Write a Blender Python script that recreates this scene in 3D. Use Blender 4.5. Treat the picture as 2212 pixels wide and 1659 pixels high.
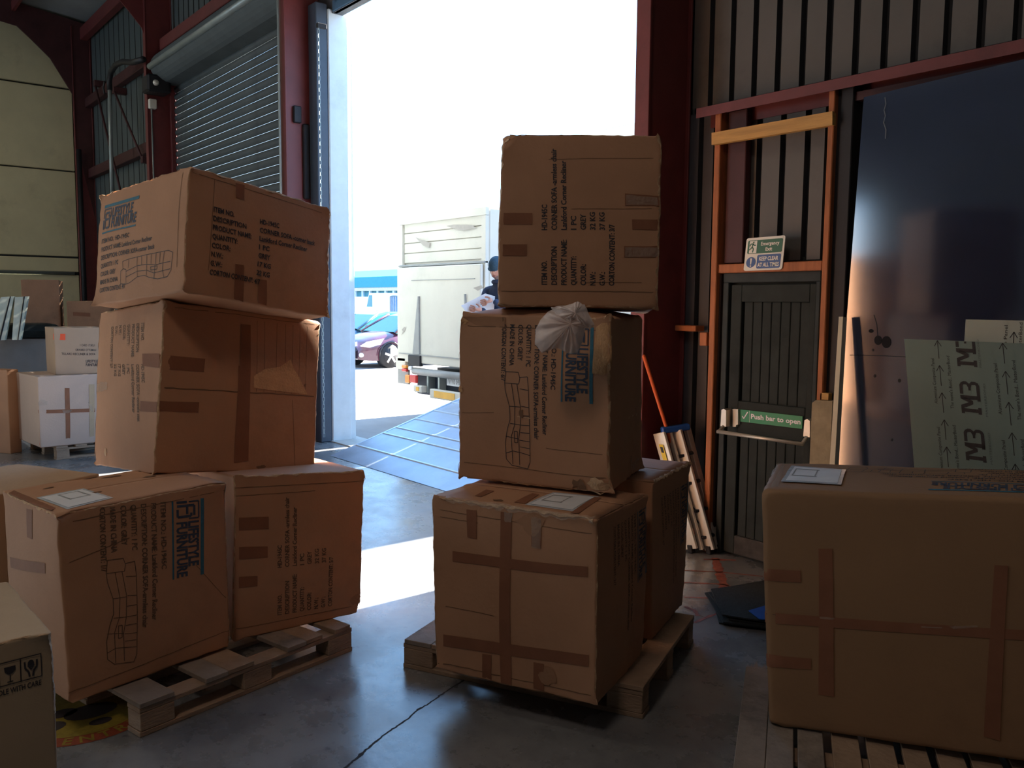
import bpy, math, random, json
import numpy as np
from mathutils import Vector, Matrix, noise

random.seed(7)
for o in list(bpy.data.objects):
    bpy.data.objects.remove(o)
S = bpy.context.scene
COL = S.collection

# ------------------------------------------------------------------ camera
FPX, YAW, PITCH, ROLL, CAMH = 1850.0, 2.4603984, 0.0943448, 0.0076604, 1.75
CX, CY = 1106.0, 829.5
fwd = np.array([math.cos(YAW)*math.cos(PITCH), math.sin(YAW)*math.cos(PITCH), -math.sin(PITCH)])
_r = np.array([math.sin(YAW), -math.cos(YAW), 0.0]); _u = np.cross(_r, fwd)
rgt = _r*math.cos(ROLL)+_u*math.sin(ROLL); upv = -_r*math.sin(ROLL)+_u*math.cos(ROLL)
EYE = np.array([0, 0, CAMH])
cd = bpy.data.cameras.new('camera'); cam = bpy.data.objects.new('camera', cd); COL.objects.link(cam)
cam.matrix_world = Matrix(((rgt[0], upv[0], -fwd[0], 0), (rgt[1], upv[1], -fwd[1], 0), (rgt[2], upv[2], -fwd[2], CAMH), (0, 0, 0, 1)))
cd.sensor_width = 36; cd.lens = FPX/2212*36; cd.clip_start = 0.05; cd.clip_end = 400
S.camera = cam

# ------------------------------------------------------------------ light and exposure
S.view_settings.view_transform = 'Standard'; S.view_settings.look = 'None'
S.view_settings.gamma = 1; S.view_settings.use_curve_mapping = False
S.view_settings.exposure = 0.15
SKY = 3.5; SUN = 50.0; SUN_EL = math.radians(29)
w = bpy.data.worlds.new('sky'); S.world = w; w.use_nodes = True
nt = w.node_tree; nt.nodes.clear()
tc = nt.nodes.new('ShaderNodeTexCoord'); sx = nt.nodes.new('ShaderNodeSeparateXYZ')
cr = nt.nodes.new('ShaderNodeValToRGB'); bg = nt.nodes.new('ShaderNodeBackground'); wo = nt.nodes.new('ShaderNodeOutputWorld')
cr.color_ramp.elements[0].position = 0.0; cr.color_ramp.elements[0].color = (0.42, 0.70, 1, 1)
cr.color_ramp.elements[1].position = 0.6; cr.color_ramp.elements[1].color = (0.24, 0.52, 1, 1)
nt.links.new(tc.outputs['Generated'], sx.inputs[0]); nt.links.new(sx.outputs['Z'], cr.inputs[0])
nt.links.new(cr.outputs[0], bg.inputs[0]); bg.inputs[1].default_value = SKY; nt.links.new(bg.outputs[0], wo.inputs[0])
ld = bpy.data.lights.new('sun', 'SUN'); ld.energy = SUN; ld.angle = 0.009; ld.color = (1, 0.93, 0.82)
lo = bpy.data.objects.new('sun', ld); COL.objects.link(lo)
lo.rotation_euler = Vector((0, -math.cos(SUN_EL), -math.sin(SUN_EL))).to_track_quat('-Z', 'Y').to_euler()

def area(name, loc, target, sx_, sy_, power, color, spread=math.pi):
    l = bpy.data.lights.new(name, 'AREA'); l.shape = 'RECTANGLE'; l.size = sx_; l.size_y = sy_
    l.energy = power; l.color = color; l.spread = spread
    o = bpy.data.objects.new(name, l); COL.objects.link(o); o.location = loc
    d = Vector(target)-Vector(loc)
    o.rotation_euler = d.to_track_quat('-Z', 'Y').to_euler()
    return o
WARM = (1, 0.80, 0.52)
# warm fill light added by the unseen rear wall, low, behind the camera
area('rear_fill_light', (-15.5, -12.6, 2.6), (-9, 2, 1.4), 5.0, 4.0, 160, WARM)
# added fill lights under the roof, out of view
for lx, ly in ((-13, -3), (-6.5, -1.5), (-16.5, -5), (-17, 0.5)):
    area('overhead_fill', (lx, ly, 7.2), (lx, ly, 0), 0.8, 0.8, 38, (1, 0.86, 0.66))
area('overhead_fill', (-1.2, -1.0, 5.6), (-2.0, 1.2, 0), 0.8, 0.8, 32, (1, 0.80, 0.66))  # extra unseen fill added to lift the darker cartons
# ------------------------------------------------------------------ helpers
def ray(x, y): return fwd+(x-CX)/FPX*rgt-(y-CY)/FPX*upv
def at(x, y, X=None, Y=None, Z=None):
    d = ray(x, y)
    if X is not None: t = (X-EYE[0])/d[0]
    elif Y is not None: t = (Y-EYE[1])/d[1]
    else: t = (Z-EYE[2])/d[2]
    return EYE+d*t
def atd(x, y, dep):
    d = ray(x, y); return EYE+d*dep
def proj(P):
    d = np.asarray(P, float)-EYE; z = d@fwd
    return np.array([CX+FPX*(d@rgt)/z, CY-FPX*(d@upv)/z])

MATS = {}
def mat(name, col, rough=0.7, metal=0.0, var=0.12, scale=6.0, bump=0.0, bscale=60.0, stretch=(1, 1, 1), spec=0.5, stain=0.0, alpha=1.0, trans=0.0, emit=None, coat=0.0):
    if name in MATS: return MATS[name]
    m = bpy.data.materials.new(name); m.use_nodes = True; n = m.node_tree; b = n.nodes['Principled BSDF']
    b.inputs['Roughness'].default_value = rough; b.inputs['Metallic'].default_value = metal
    b.inputs['Specular IOR Level'].default_value = spec
    b.inputs['Coat Weight'].default_value = coat
    t = n.nodes.new('ShaderNodeTexCoord'); mp = n.nodes.new('ShaderNodeMapping'); mp.inputs['Scale'].default_value = stretch
    n.links.new(t.outputs['Object'], mp.inputs[0])
    nz = n.nodes.new('ShaderNodeTexNoise'); nz.inputs['Scale'].default_value = scale; nz.inputs['Detail'].default_value = 6; nz.inputs['Roughness'].default_value = 0.6
    n.links.new(mp.outputs[0], nz.inputs[0])
    rp = n.nodes.new('ShaderNodeValToRGB'); rp.color_ramp.elements[0].position = 0.3; rp.color_ramp.elements[1].position = 0.7
    c = np.array(col[:3])
    rp.color_ramp.elements[0].color = (*np.clip(c*(1-var), 0, 1), 1); rp.color_ramp.elements[1].color = (*np.clip(c*(1+var), 0, 1), 1)
    n.links.new(nz.outputs[0], rp.inputs[0]); out = rp.outputs[0]
    if stain > 0:
        n2 = n.nodes.new('ShaderNodeTexNoise'); n2.inputs['Scale'].default_value = 1.7; n2.inputs['Detail'].default_value = 9; n2.inputs['Roughness'].default_value = 0.7
        n.links.new(mp.outputs[0], n2.inputs[0])
        r2 = n.nodes.new('ShaderNodeValToRGB'); r2.color_ramp.elements[0].position = 0.55; r2.color_ramp.elements[1].position = 0.68
        r2.color_ramp.elements[0].color = (1, 1, 1, 1); k = 1-stain; r2.color_ramp.elements[1].color = (k, k, k, 1)
        mx = n.nodes.new('ShaderNodeMix'); mx.data_type = 'RGBA'; mx.blend_type = 'MULTIPLY'; mx.inputs[0].default_value = 1
        n.links.new(n2.outputs[0], r2.inputs[0]); n.links.new(out, mx.inputs[6]); n.links.new(r2.outputs[0], mx.inputs[7]); out = mx.outputs[2]
    n.links.new(out, b.inputs['Base Color'])
    if bump > 0:
        n3 = n.nodes.new('ShaderNodeTexNoise'); n3.inputs['Scale'].default_value = bscale; n3.inputs['Detail'].default_value = 4
        n.links.new(mp.outputs[0], n3.inputs[0]); bp = n.nodes.new('ShaderNodeBump'); bp.inputs['Strength'].default_value = bump; bp.inputs['Distance'].default_value = 0.01
        n.links.new(n3.outputs[0], bp.inputs['Height']); n.links.new(bp.outputs[0], b.inputs['Normal'])
    if alpha < 1: b.inputs['Alpha'].default_value = alpha
    if trans > 0: b.inputs['Transmission Weight'].default_value = trans
    if emit: b.inputs['Emission Color'].default_value = (*emit[:3], 1); b.inputs['Emission Strength'].default_value = emit[3]
    MATS[name] = m
    return m

card = mat('cardboard', (0.47, 0.245, 0.135), 0.72, var=0.07, scale=4, bump=0.12, bscale=55, stretch=(1, 1, 1), stain=0.16)
card_edge = mat('cardboard_edge', (0.60, 0.40, 0.24), 0.8, var=0.2, scale=30, bump=0.5, bscale=120)
card_dark = mat('cardboard_worn', (0.36, 0.185, 0.10), 0.75, var=0.12, scale=5, bump=0.2, bscale=60, stain=0.3)
card_pale = mat('cardboard_pale', (0.50, 0.34, 0.22), 0.7, var=0.07, scale=4, bump=0.12, bscale=55, stain=0.15)
card_tan = mat('cardboard_tan', (0.48, 0.35, 0.22), 0.72, var=0.06, scale=4, bump=0.1, bscale=55, stain=0.12)
torn = mat('cardboard_inner_ply', (0.62, 0.36, 0.18), 0.85, var=0.1, scale=20, bump=0.4, bscale=90)
tape = mat('brown_tape', (0.26, 0.11, 0.06), 0.6, var=0.1, scale=8, bump=0.12, bscale=40, spec=0.2)
film = mat('clear_tape', (0.62, 0.50, 0.40), 0.2, var=0.15, scale=60, bump=0.9, bscale=70, alpha=0.3)
ink = mat('black_ink', (0.035, 0.03, 0.035), 0.6, var=0.3, scale=60)
ink_soft = mat('worn_ink', (0.15, 0.085, 0.05), 0.7, var=0.3, scale=60)
ink_teal = mat('blue_ink', (0.03, 0.15, 0.22), 0.6, var=0.2, scale=60)
ink_navy = mat('navy_ink', (0.04, 0.06, 0.10), 0.6, var=0.2, scale=60)
crease = mat('crease', (0.20, 0.105, 0.055), 0.8, var=0.1)
paper = mat('paper', (0.78, 0.80, 0.82), 0.5, var=0.04, scale=10)
label_film = mat('label_sleeve', (0.60, 0.66, 0.72), 0.15, var=0.1, scale=20, bump=0.3, bscale=30)
pal = mat('pallet_wood', (0.33, 0.225, 0.15), 0.8, var=0.25, scale=5, bump=0.4, bscale=40, stretch=(1, 1, 3), stain=0.35)
pal_grey = mat('weathered_wood', (0.27, 0.22, 0.18), 0.85, var=0.25, scale=5, bump=0.4, bscale=40, stain=0.5)
pine = mat('pine_timber', (0.62, 0.34, 0.10), 0.6, var=0.2, scale=5, bump=0.2, bscale=30, stretch=(0.5, 3, 6), stain=0.25)
redwood = mat('stained_timber', (0.42, 0.14, 0.05), 0.65, var=0.22, scale=6, bump=0.25, bscale=30, stretch=(3, 3, 0.5), stain=0.3)
red = mat('red_oxide_steel', (0.17, 0.035, 0.035), 0.5, var=0.15, scale=3, bump=0.05, stain=0.3)
red_dk = mat('dark_red_steel', (0.07, 0.02, 0.022), 0.6, var=0.2, scale=3, stain=0.3)
dark = mat('dark_steel', (0.012, 0.012, 0.016), 0.6, var=0.2)
galv = mat('galvanised', (0.36, 0.42, 0.42), 0.42, metal=0.4, var=0.12, scale=5, bump=0.05)
shut = mat('shutter_grey', (0.12, 0.145, 0.155), 0.62, spec=0.25, var=0.12, scale=3, stain=0.2)
clad = mat('cladding_grey', (0.115, 0.105, 0.095), 0.55, var=0.08, scale=3, stain=0.2)
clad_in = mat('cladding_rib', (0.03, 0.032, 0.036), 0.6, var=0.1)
backing = mat('sheathing', (0.10, 0.11, 0.12), 0.8, var=0.2, scale=2)
cream = mat('cream_panel', (0.66, 0.60, 0.38), 0.6, var=0.06, scale=2, stain=0.12)
roofm = mat('roof_sheet', (0.30, 0.32, 0.33), 0.6, var=0.1, scale=2)
doorg = mat('green_grey_paint', (0.036, 0.042, 0.040), 0.7, spec=0.12, var=0.15, scale=8, stain=0.3)
doorf = mat('door_frame_paint', (0.05, 0.06, 0.062), 0.7, spec=0.15, var=0.15, scale=8)
whitep = mat('white_paint', (0.66, 0.74, 0.78), 0.5, var=0.05, stain=0.1)
white = mat('white_plastic', (0.80, 0.77, 0.68), 0.5, var=0.04)
green = mat('green_sign', (0.0, 0.24, 0.085), 0.45, var=0.05)
green_dk = mat('dark_green_sign', (0.01, 0.11, 0.045), 0.45, var=0.05)
bluesg = mat('blue_sign', (0.03, 0.09, 0.28), 0.45, var=0.05)
alu = mat('aluminium', (0.85, 0.80, 0.70), 0.42, metal=0.35, var=0.08, scale=10)
chrome = mat('push_bar_metal', (0.55, 0.50, 0.43), 0.4, metal=0.55, var=0.08)
black = mat('black_plastic', (0.015, 0.016, 0.02), 0.5, var=0.2)
blackfilm = mat('black_film', (0.012, 0.016, 0.016), 0.5, spec=0.25, var=0.3, bump=0.6, bscale=14)
navy = mat('navy_board', (0.022, 0.036, 0.085), 0.11, spec=1.0, coat=1.0, var=0.18, scale=2.5, stain=0.2)
navy.node_tree.nodes['Principled BSDF'].inputs['IOR'].default_value = 1.8
navy.node_tree.nodes['Principled BSDF'].inputs['Coat Roughness'].default_value = 0.09
acm = mat('grey_green_film', (0.22, 0.30, 0.28), 0.4, var=0.05, scale=3)
acm2 = mat('pale_film', (0.50, 0.55, 0.50), 0.4, var=0.05, scale=3)
orange = mat('orange_plastic', (0.75, 0.13, 0.03), 0.5, var=0.08)
orange_tape = mat('orange_tape', (0.9, 0.12, 0.05), 0.5, var=0.05)
yellow = mat('yellow_label', (0.85, 0.62, 0.05), 0.5, var=0.05)
bluep = mat('blue_plastic', (0.02, 0.10, 0.42), 0.45, var=0.1)
mattm = mat('black_matting', (0.02, 0.024, 0.026), 0.95, var=0.4, scale=60, bump=0.8, bscale=200)
stickr = mat('floor_sticker_red', (0.26, 0.05, 0.02), 0.6, var=0.25, scale=30, stain=0.3)
sticky = mat('floor_sticker_yellow', (0.26, 0.19, 0.02), 0.6, var=0.25, scale=30, stain=0.3)
rampm = mat('ramp_steel', (0.40, 0.46, 0.55), 0.4, metal=0.4, var=0.12, scale=3, bump=0.06, bscale=30, stain=0.15)
rampl = mat('ramp_rib_steel', (0.6, 0.7, 0.8), 0.35, metal=0.3, var=0.08)
asph = mat('yard_concrete', (0.30, 0.28, 0.27), 0.85, var=0.12, scale=1.2, bump=0.1, bscale=30, stain=0.15)
truckw = mat('truck_white', (0.70, 0.68, 0.60), 0.5, var=0.03, scale=3, stain=0.08)
tgrey = mat('truck_grey', (0.32, 0.33, 0.33), 0.5, var=0.1)
rubber = mat('rubber', (0.02, 0.02, 0.022), 0.8)
lampo = mat('amber_lens', (0.9, 0.35, 0.05), 0.25)
lampr = mat('red_lens', (0.75, 0.06, 0.05), 0.25)
lampw = mat('clear_lens', (0.85, 0.85, 0.85), 0.15)
reflec = mat('amber_reflector', (0.95, 0.48, 0.02), 0.35)
carp = mat('maroon_car_paint', (0.10, 0.03, 0.05), 0.22, var=0.05, coat=1.0)
cargl = mat('car_glass', (0.03, 0.16, 0.18), 0.08, var=0.05, spec=0.8)
carb = mat('blue_car_paint', (0.06, 0.12, 0.18), 0.22, var=0.05, coat=1.0)
teal = mat('teal_sheet', (0.02, 0.26, 0.30), 0.6, var=0.06)
tealw = mat('teal_wall', (0.06, 0.22, 0.25), 0.7, var=0.06)
skin = mat('skin', (0.55, 0.28, 0.20), 0.55, var=0.06)
cloth = mat('navy_cloth', (0.03, 0.045, 0.09), 0.9, var=0.15, scale=20)
capm = mat('dark_blue_knit', (0.03, 0.07, 0.11), 0.9, var=0.2, scale=60)
poly = mat('polythene', (0.85, 0.74, 0.70), 0.35, var=0.1, scale=12, bump=0.6, bscale=18, alpha=0.62)
wrap = mat('white_wrap', (0.58, 0.60, 0.50), 0.5, var=0.08, scale=5, stain=0.1)
cement = mat('cement_board', (0.35, 0.29, 0.19), 0.9, var=0.2, scale=9, bump=0.4, bscale=60, stain=0.3)

def floor_mat():
    m = bpy.data.materials.new('worn_concrete'); m.use_nodes = True; n = m.node_tree; b = n.nodes['Principled BSDF']
    t = n.nodes.new('ShaderNodeTexCoord')
    def nz(s, d=8, r=0.65):
        k = n.nodes.new('ShaderNodeTexNoise'); k.inputs['Scale'].default_value = s; k.inputs['Detail'].default_value = d; k.inputs['Roughness'].default_value = r
        n.links.new(t.outputs['Object'], k.inputs[0]); return k
    def ramp(src, p0, c0, p1, c1):
        k = n.nodes.new('ShaderNodeValToRGB'); k.color_ramp.elements[0].position = p0; k.color_ramp.elements[1].position = p1
        k.color_ramp.elements[0].color = (*c0, 1); k.color_ramp.elements[1].color = (*c1, 1); n.links.new(src.outputs[0], k.inputs[0]); return k
    def mul(a, b_):
        k = n.nodes.new('ShaderNodeMix'); k.data_type = 'RGBA'; k.blend_type = 'MULTIPLY'; k.inputs[0].default_value = 1
        n.links.new(a, k.inputs[6]); n.links.new(b_, k.inputs[7]); return k.outputs[2]
    a = ramp(nz(1.1), 0.3, (0.16, 0.16, 0.16), 0.7, (0.27, 0.28, 0.29))
    s1 = ramp(nz(14, 3), 0.63, (1, 1, 1), 0.72, (0.45, 0.45, 0.45))
    s2 = ramp(nz(3.1, 10, 0.75), 0.45, (1, 1, 1), 0.7, (0.6, 0.6, 0.62))
    n.links.new(mul(mul(a.outputs[0], s1.outputs[0]), s2.outputs[0]), b.inputs['Base Color'])
    r = ramp(nz(2.2, 8), 0.3, (0.17,)*3, 0.7, (0.40,)*3); n.links.new(r.outputs[0], b.inputs['Roughness'])
    b.inputs['Specular IOR Level'].default_value = 0.9
    bp = n.nodes.new('ShaderNodeBump'); bp.inputs['Strength'].default_value = 0.12; bp.inputs['Distance'].default_value = 0.01
    n.links.new(nz(9, 8).outputs[0], bp.inputs['Height']); n.links.new(bp.outputs[0], b.inputs['Normal'])
    return m
floorm = floor_mat()

PINV = {}
def rotz(a): return Matrix.Rotation(a, 4, 'Z')
class MB:
    def __init__(s): s.v = []; s.f = []; s.m = []
    def add(s, vs, fs, mi=0):
        k = len(s.v); s.v += [tuple(map(float, p)) for p in vs]; s.f += [tuple(i+k for i in f) for f in fs]; s.m += [mi]*len(fs); return s
    def box(s, x0, x1, y0, y1, z0, z1, M=None, mi=0, c=0.0):
        # box with small chamfer c on all edges
        if c <= 0:
            vs = [Vector((x, y, z)) for z in (z0, z1) for y in (y0, y1) for x in (x0, x1)]
            fs = [(0, 2, 3, 1), (4, 5, 7, 6), (0, 1, 5, 4), (2, 6, 7, 3), (0, 4, 6, 2), (1, 3, 7, 5)]
        else:
            cx, cy, cz = (x0+x1)/2, (y0+y1)/2, (z0+z1)/2; hx, hy, hz = abs(x1-x0)/2, abs(y1-y0)/2, abs(z1-z0)/2
            c = min(c, hx*.45, hy*.45, hz*.45)
            vs = []; idx = {}
            for sx_ in (-1, 1):
                for sy_ in (-1, 1):
                    for sz_ in (-1, 1):
                        for ax in range(3):
                            h = [hx-c, hy-c, hz-c]; h[ax] += c
                            idx[(sx_, sy_, sz_, ax)] = len(vs); vs.append(Vector((cx+sx_*h[0], cy+sy_*h[1], cz+sz_*h[2])))
            fs = []
            for ax in range(3):
                o1, o2 = [(1, 2), (2, 0), (0, 1)][ax]
                for sg in (-1, 1):
                    q = []
                    for p1, p2 in ((-1, -1), (1, -1), (1, 1), (-1, 1)):
                        k = [0, 0, 0]; k[ax] = sg; k[o1] = p1; k[o2] = p2; q.append(idx[(*k, ax)])
                    fs.append(tuple(q if sg > 0 else q[::-1]))
            for ax in range(3):
                o1, o2 = [(1, 2), (2, 0), (0, 1)][ax]
                for s1 in (-1, 1):
                    for s2 in (-1, 1):
                        def g(sa, which):
                            k = [0, 0, 0]; k[ax] = sa; k[o1] = s1; k[o2] = s2; return idx[(*k, which)]
                        q = (g(-1, o1), g(1, o1), g(1, o2), g(-1, o2)); fs.append(q if s1*s2 < 0 else q[::-1])
            for a1 in (-1, 1):
                for a2 in (-1, 1):
                    for a3 in (-1, 1):
                        q = (idx[(a1, a2, a3, 0)], idx[(a1, a2, a3, 1)], idx[(a1, a2, a3, 2)]); fs.append(q if a1*a2*a3 > 0 else q[::-1])
        if M is not None: vs = [M@v for v in vs]
        return s.add(vs, fs, mi)
    def prism(s, poly, axis, d0, d1, M=None, mi=0):
        n = len(poly); vs = []
        for d in (d0, d1):
            for a, b in poly:
                p = {0: (d, a, b), 1: (a, d, b), 2: (a, b, d)}[axis]; vs.append(Vector(p))
        fs = [tuple(range(n))[::-1], tuple(range(n, 2*n))]+[(i, (i+1) % n, n+(i+1) % n, n+i) for i in range(n)]
        if M is not None: vs = [M@v for v in vs]
        return s.add(vs, fs, mi)
    def cyl(s, p, q, r, n=12, r2=None, mi=0, cap=True):
        p = Vector(p); q = Vector(q); d = (q-p).normalized(); a = d.orthogonal().normalized(); b = d.cross(a); r2 = r if r2 is None else r2
        vs = []
        for c_, rr in ((p, r), (q, r2)):
            for i in range(n):
                t = 2*math.pi*i/n; vs.append(c_+(a*math.cos(t)+b*math.sin(t))*rr)
        fs = [(i, (i+1) % n, n+(i+1) % n, n+i) for i in range(n)]
        if cap: fs += [tuple(range(n))[::-1], tuple(range(n, 2*n))]
        return s.add(vs, fs, mi)
    def tube(s, path, r, n=8, mi=0):
        path = [Vector(p) for p in path]; vs = []; up = None
        for i, p in enumerate(path):
            d = (path[min(i+1, len(path)-1)]-path[max(i-1, 0)]).normalized()
            if up is None: up = d.orthogonal().normalized()
            a = (up-d*up.dot(d)).normalized(); up = a; b = d.cross(a)
            rr = r[i] if isinstance(r, (list, tuple)) else r
            for k in range(n):
                t = 2*math.pi*k/n; vs.append(p+(a*math.cos(t)+b*math.sin(t))*rr)
        m_ = len(path); fs = [(i*n+k, i*n+(k+1) % n, (i+1)*n+(k+1) % n, (i+1)*n+k) for i in range(m_-1) for k in range(n)]
        fs += [tuple(range(n))[::-1], tuple(range((m_-1)*n, m_*n))]
        return s.add(vs, fs, mi)
    def beam(s, p, q, w_, h_, up=(0, 0, 1), mi=0, c=0.0):
        p = Vector(p); q = Vector(q); d = q-p; L = d.length; d.normalize(); u = Vector(up); a = d.cross(u).normalized(); u = a.cross(d)
        M = Matrix(((d.x, a.x, u.x, p.x), (d.y, a.y, u.y, p.y), (d.z, a.z, u.z, p.z), (0, 0, 0, 1)))
        return s.box(0, L, -w_/2, w_/2, -h_/2, h_/2, M, mi, c)
    def sphere(s, c, r, n=12, m_=8, mi=0, f=None):
        vs = []; c = Vector(c); r = r if isinstance(r, (tuple, list)) else (r, r, r)
        for i in range(m_+1):
            ph = math.pi*i/m_
            for k in range(n):
                t = 2*math.pi*k/n; d = Vector((math.sin(ph)*math.cos(t), math.sin(ph)*math.sin(t), math.cos(ph)))
                p = Vector((d.x*r[0], d.y*r[1], d.z*r[2]))
                if f: p = f(d, p)
                vs.append(c+p)
        return s.add(vs, [(i*n+k, (i+1)*n+k, (i+1)*n+(k+1) % n, i*n+(k+1) % n) for i in range(m_) for k in range(n)], mi)
    def build(s, name, mt, parent=None, smooth=False, label=None):
        me = bpy.data.meshes.new(name)
        vs = s.v
        if parent is not None and parent.name in PINV:
            Mi = PINV[parent.name]; vs = [tuple(Mi@Vector(p)) for p in vs]
        me.from_pydata(vs, [], s.f); me.update()
        for x in (mt if isinstance(mt, (list, tuple)) else [mt]): me.materials.append(x)
        if isinstance(mt, (list, tuple)): me.polygons.foreach_set('material_index', s.m)
        if smooth: me.polygons.foreach_set('use_smooth', [True]*len(me.polygons))
        o = bpy.data.objects.new(name, me); COL.objects.link(o)
        if parent is not None:
            o.parent = parent
            if parent.name in PINV: PINV[o.name] = PINV[parent.name]
        if label: o['label'] = label
        return o
def thing(name, label, cat, loc, rz=0.0, group=None):
    o = bpy.data.objects.new(name, None); COL.objects.link(o); o.empty_display_size = 0.1
    o.location = tuple(float(v) for v in loc); o.rotation_euler = (0, 0, rz)
    PINV[o.name] = (Matrix.Translation(Vector(o.location))@rotz(rz)).inverted()
    o['label'] = label; o['category'] = cat
    if group: o['group'] = group
    return o
def tag(o, label, cat, group=None):
    o['label'] = label; o['category'] = cat
    if group: o['group'] = group
    return o
def struct(o): o['kind'] = 'structure'; return o

# ---- lettering: outline font to flat polygons
TC = {}
def glyphs(txt, bold=0.0):
    k = (txt, bold)
    if k in TC: return TC[k]
    cu = bpy.data.curves.new('t', 'FONT'); cu.body = txt; cu.size = 1; cu.resolution_u = 2; cu.offset = bold; cu.fill_mode = 'FRONT'
    ob = bpy.data.objects.new('t', cu); me = bpy.data.meshes.new_from_object(ob)
    vs = [(v.co.x, v.co.y) for v in me.vertices]; fs = [tuple(p.vertices) for p in me.polygons]
    bpy.data.objects.remove(ob); bpy.data.curves.remove(cu); bpy.data.meshes.remove(me)
    xs = [v[0] for v in vs] or [0, 1]; x0 = min(xs); wd = max(xs)-x0
    TC[k] = ([(x-x0, y) for x, y in vs], fs, wd); return TC[k]
CAP = 0.70
def text2d(txt, x, y, cap, width=None, bold=0.0):
    """polygons in a frame with y downwards; baseline y, left x"""
    vs, fs, wd = glyphs(txt, bold); k = cap/CAP; kx = k if width is None else width/wd
    return [(x+a*kx, y-b*k) for a, b in vs], fs
def rect2d(x0, y0, x1, y1, n=6):
    if abs(x1-x0) >= abs(y1-y0):
        vs = [(x0+(x1-x0)*i/n, yy) for i in range(n+1) for yy in (y0, y1)]
    else:
        vs = [(xx, y0+(y1-y0)*i/n) for i in range(n+1) for xx in (x0, x1)]
    return vs, [(2*i, 2*i+1, 2*i+3, 2*i+2) for i in range(n)]
def line2d(pts, wd):
    vs = []; fs = []
    for (x0, y0), (x1, y1) in zip(pts, pts[1:]):
        L = math.hypot(x1-x0, y1-y0) or 1; nx, ny = -(y1-y0)/L*wd/2, (x1-x0)/L*wd/2; k = len(vs)
        vs += [(x0+nx, y0+ny), (x0-nx, y0-ny), (x1-nx, y1-ny), (x1+nx, y1+ny)]; fs.append((k, k+1, k+2, k+3))
    return vs, fs

# ------------------------------------------------------------------ cartons
def layout_details(nw, gw, no, desc):
    L = []
    rows = [('ITEM NO.', 'HD-1945C'), ('DESCRIPTION', 'CORNER SOFA -'+desc), ('PRODUCT NAME:', 'Lankford Corner Recliner'), ('QUANTITY:', '1 PC'),
            ('COLOR:', 'GREY'), ('N.W.:', nw+' KG'), ('G.W.:', gw+' KG'), ('CORTON CONTENT: '+no, '')]
    wl = {'ITEM NO.': 2.5, 'DESCRIPTION': 4.0, 'PRODUCT NAME:': 4.7, 'QUANTITY:': 3.0, 'COLOR:': 2.2, 'N.W.:': 1.4, 'G.W.:': 1.4}
    wr = [2.6, 8.2, 7.0, 1.4, 1.6, 1.8, 1.8, 0]
    for i, (a, b) in enumerate(rows):
        L.append(('k', *text2d(a, 0, i, 0.56, wl.get(a, 6.3), 0.025)))
        if b: L.append(('k', *text2d(b, 5.7, i, 0.56, wr[i], 0.025)))
    return L
def layout_logo():
    L = [('t', *rect2d(0, 0, 8.3, 0.38)), ('t', *rect2d(0, 3.4, 8.3, 3.58))]
    L.append(('n', *text2d('LIFESTYLE', 2.3, 1.75, 1.15, 4.9, 0.035))); L.append(('n', *text2d('FURNITURE', 2.3, 3.05, 1.15, 5.9, 0.035)))
    # the square monogram: nested brackets
    for seg in ([(0.2, 0.6), (2.0, 0.6), (2.0, 1.7)], [(0.2, 0.6), (0.2, 1.7)]): L.append(('n', *line2d(seg, 0.16)))
    for seg in ([(0.6, 3.0), (0.6, 1.1), (1.7, 1.1)], [(0.6, 1.9), (1.5, 1.9)], [(1.4, 1.45), (1.75, 1.45), (1.75, 2.95), (0.95, 2.95)], [(0.2, 1.9), (0.2, 3.05)]):
        L.append(('n', *line2d(seg, 0.26)))
    return L
def layout_sofa(x0, y0, x1, y1, wd=0.07):
    P = [[(0, .45), (0, .95), (.12, 1), (.2, .97)], [(0, .45), (.06, .38), (.12, .42), (.12, .98)], [(.05, .38), (.04, .08), (.18, .03), (.55, 0), (.93, .0), (1, .1), (.98, .75)],
         [(.18, .03), (.17, .38)], [(.36, .02), (.35, .33)], [(.55, 0), (.55, .35)], [(.72, 0), (.71, .42)], [(.86, 0), (.84, .4)], [(.12, .5), (.35, .36), (.55, .37), (.7, .45), (.97, .42)],
         [(.12, .72), (.36, .58), (.55, .6), (.68, .75), (.97, .7)], [(.2, .97), (.36, .8), (.5, .78), (.6, .9), (.75, 1), (.92, .97), (.98, .75)], [(.36, .37), (.36, .8)], [(.55, .37), (.54, .78)],
         [(.7, .45), (.68, .98)], [(.62, .5), (.74, .5), (.74, .62), (.62, .62), (.62, .5)], [(.84, .4), (.83, .7), (.86, .98)], [(.45, .02), (.45, .35)], [(.63, .02), (.63, .38)], [(.79, .02), (.78, .4)]]
    return [('k', *line2d([(x0+(x1-x0)*a, y0+(y1-y0)*b) for a, b in p], wd)) for p in P]
def layout_full(desc, no, sofa=True):
    L = layout_logo()
    rows = [('ITEM NO.: HD-1945C', 7.0), ('PRODUCT NAME: Lankford Corner Recliner', 12.2), ('DESCRIPTION: CORNER SOFA-'+desc, 12.8), ('QUANTITY: 1 PC', 4.6), ('COLOR: GREY', 4.0), ('MADE IN CHINA', 4.6), ('CORTON CONTENT: '+no, 6.4)]
    for i, (a, wd) in enumerate(rows): L.append(('k', *text2d(a, 0, 4.75+i, 0.54, wd, 0.02)))
    if sofa: L += layout_sofa(5.3, 7.3, 16.2, 10.3)
    return L

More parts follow.
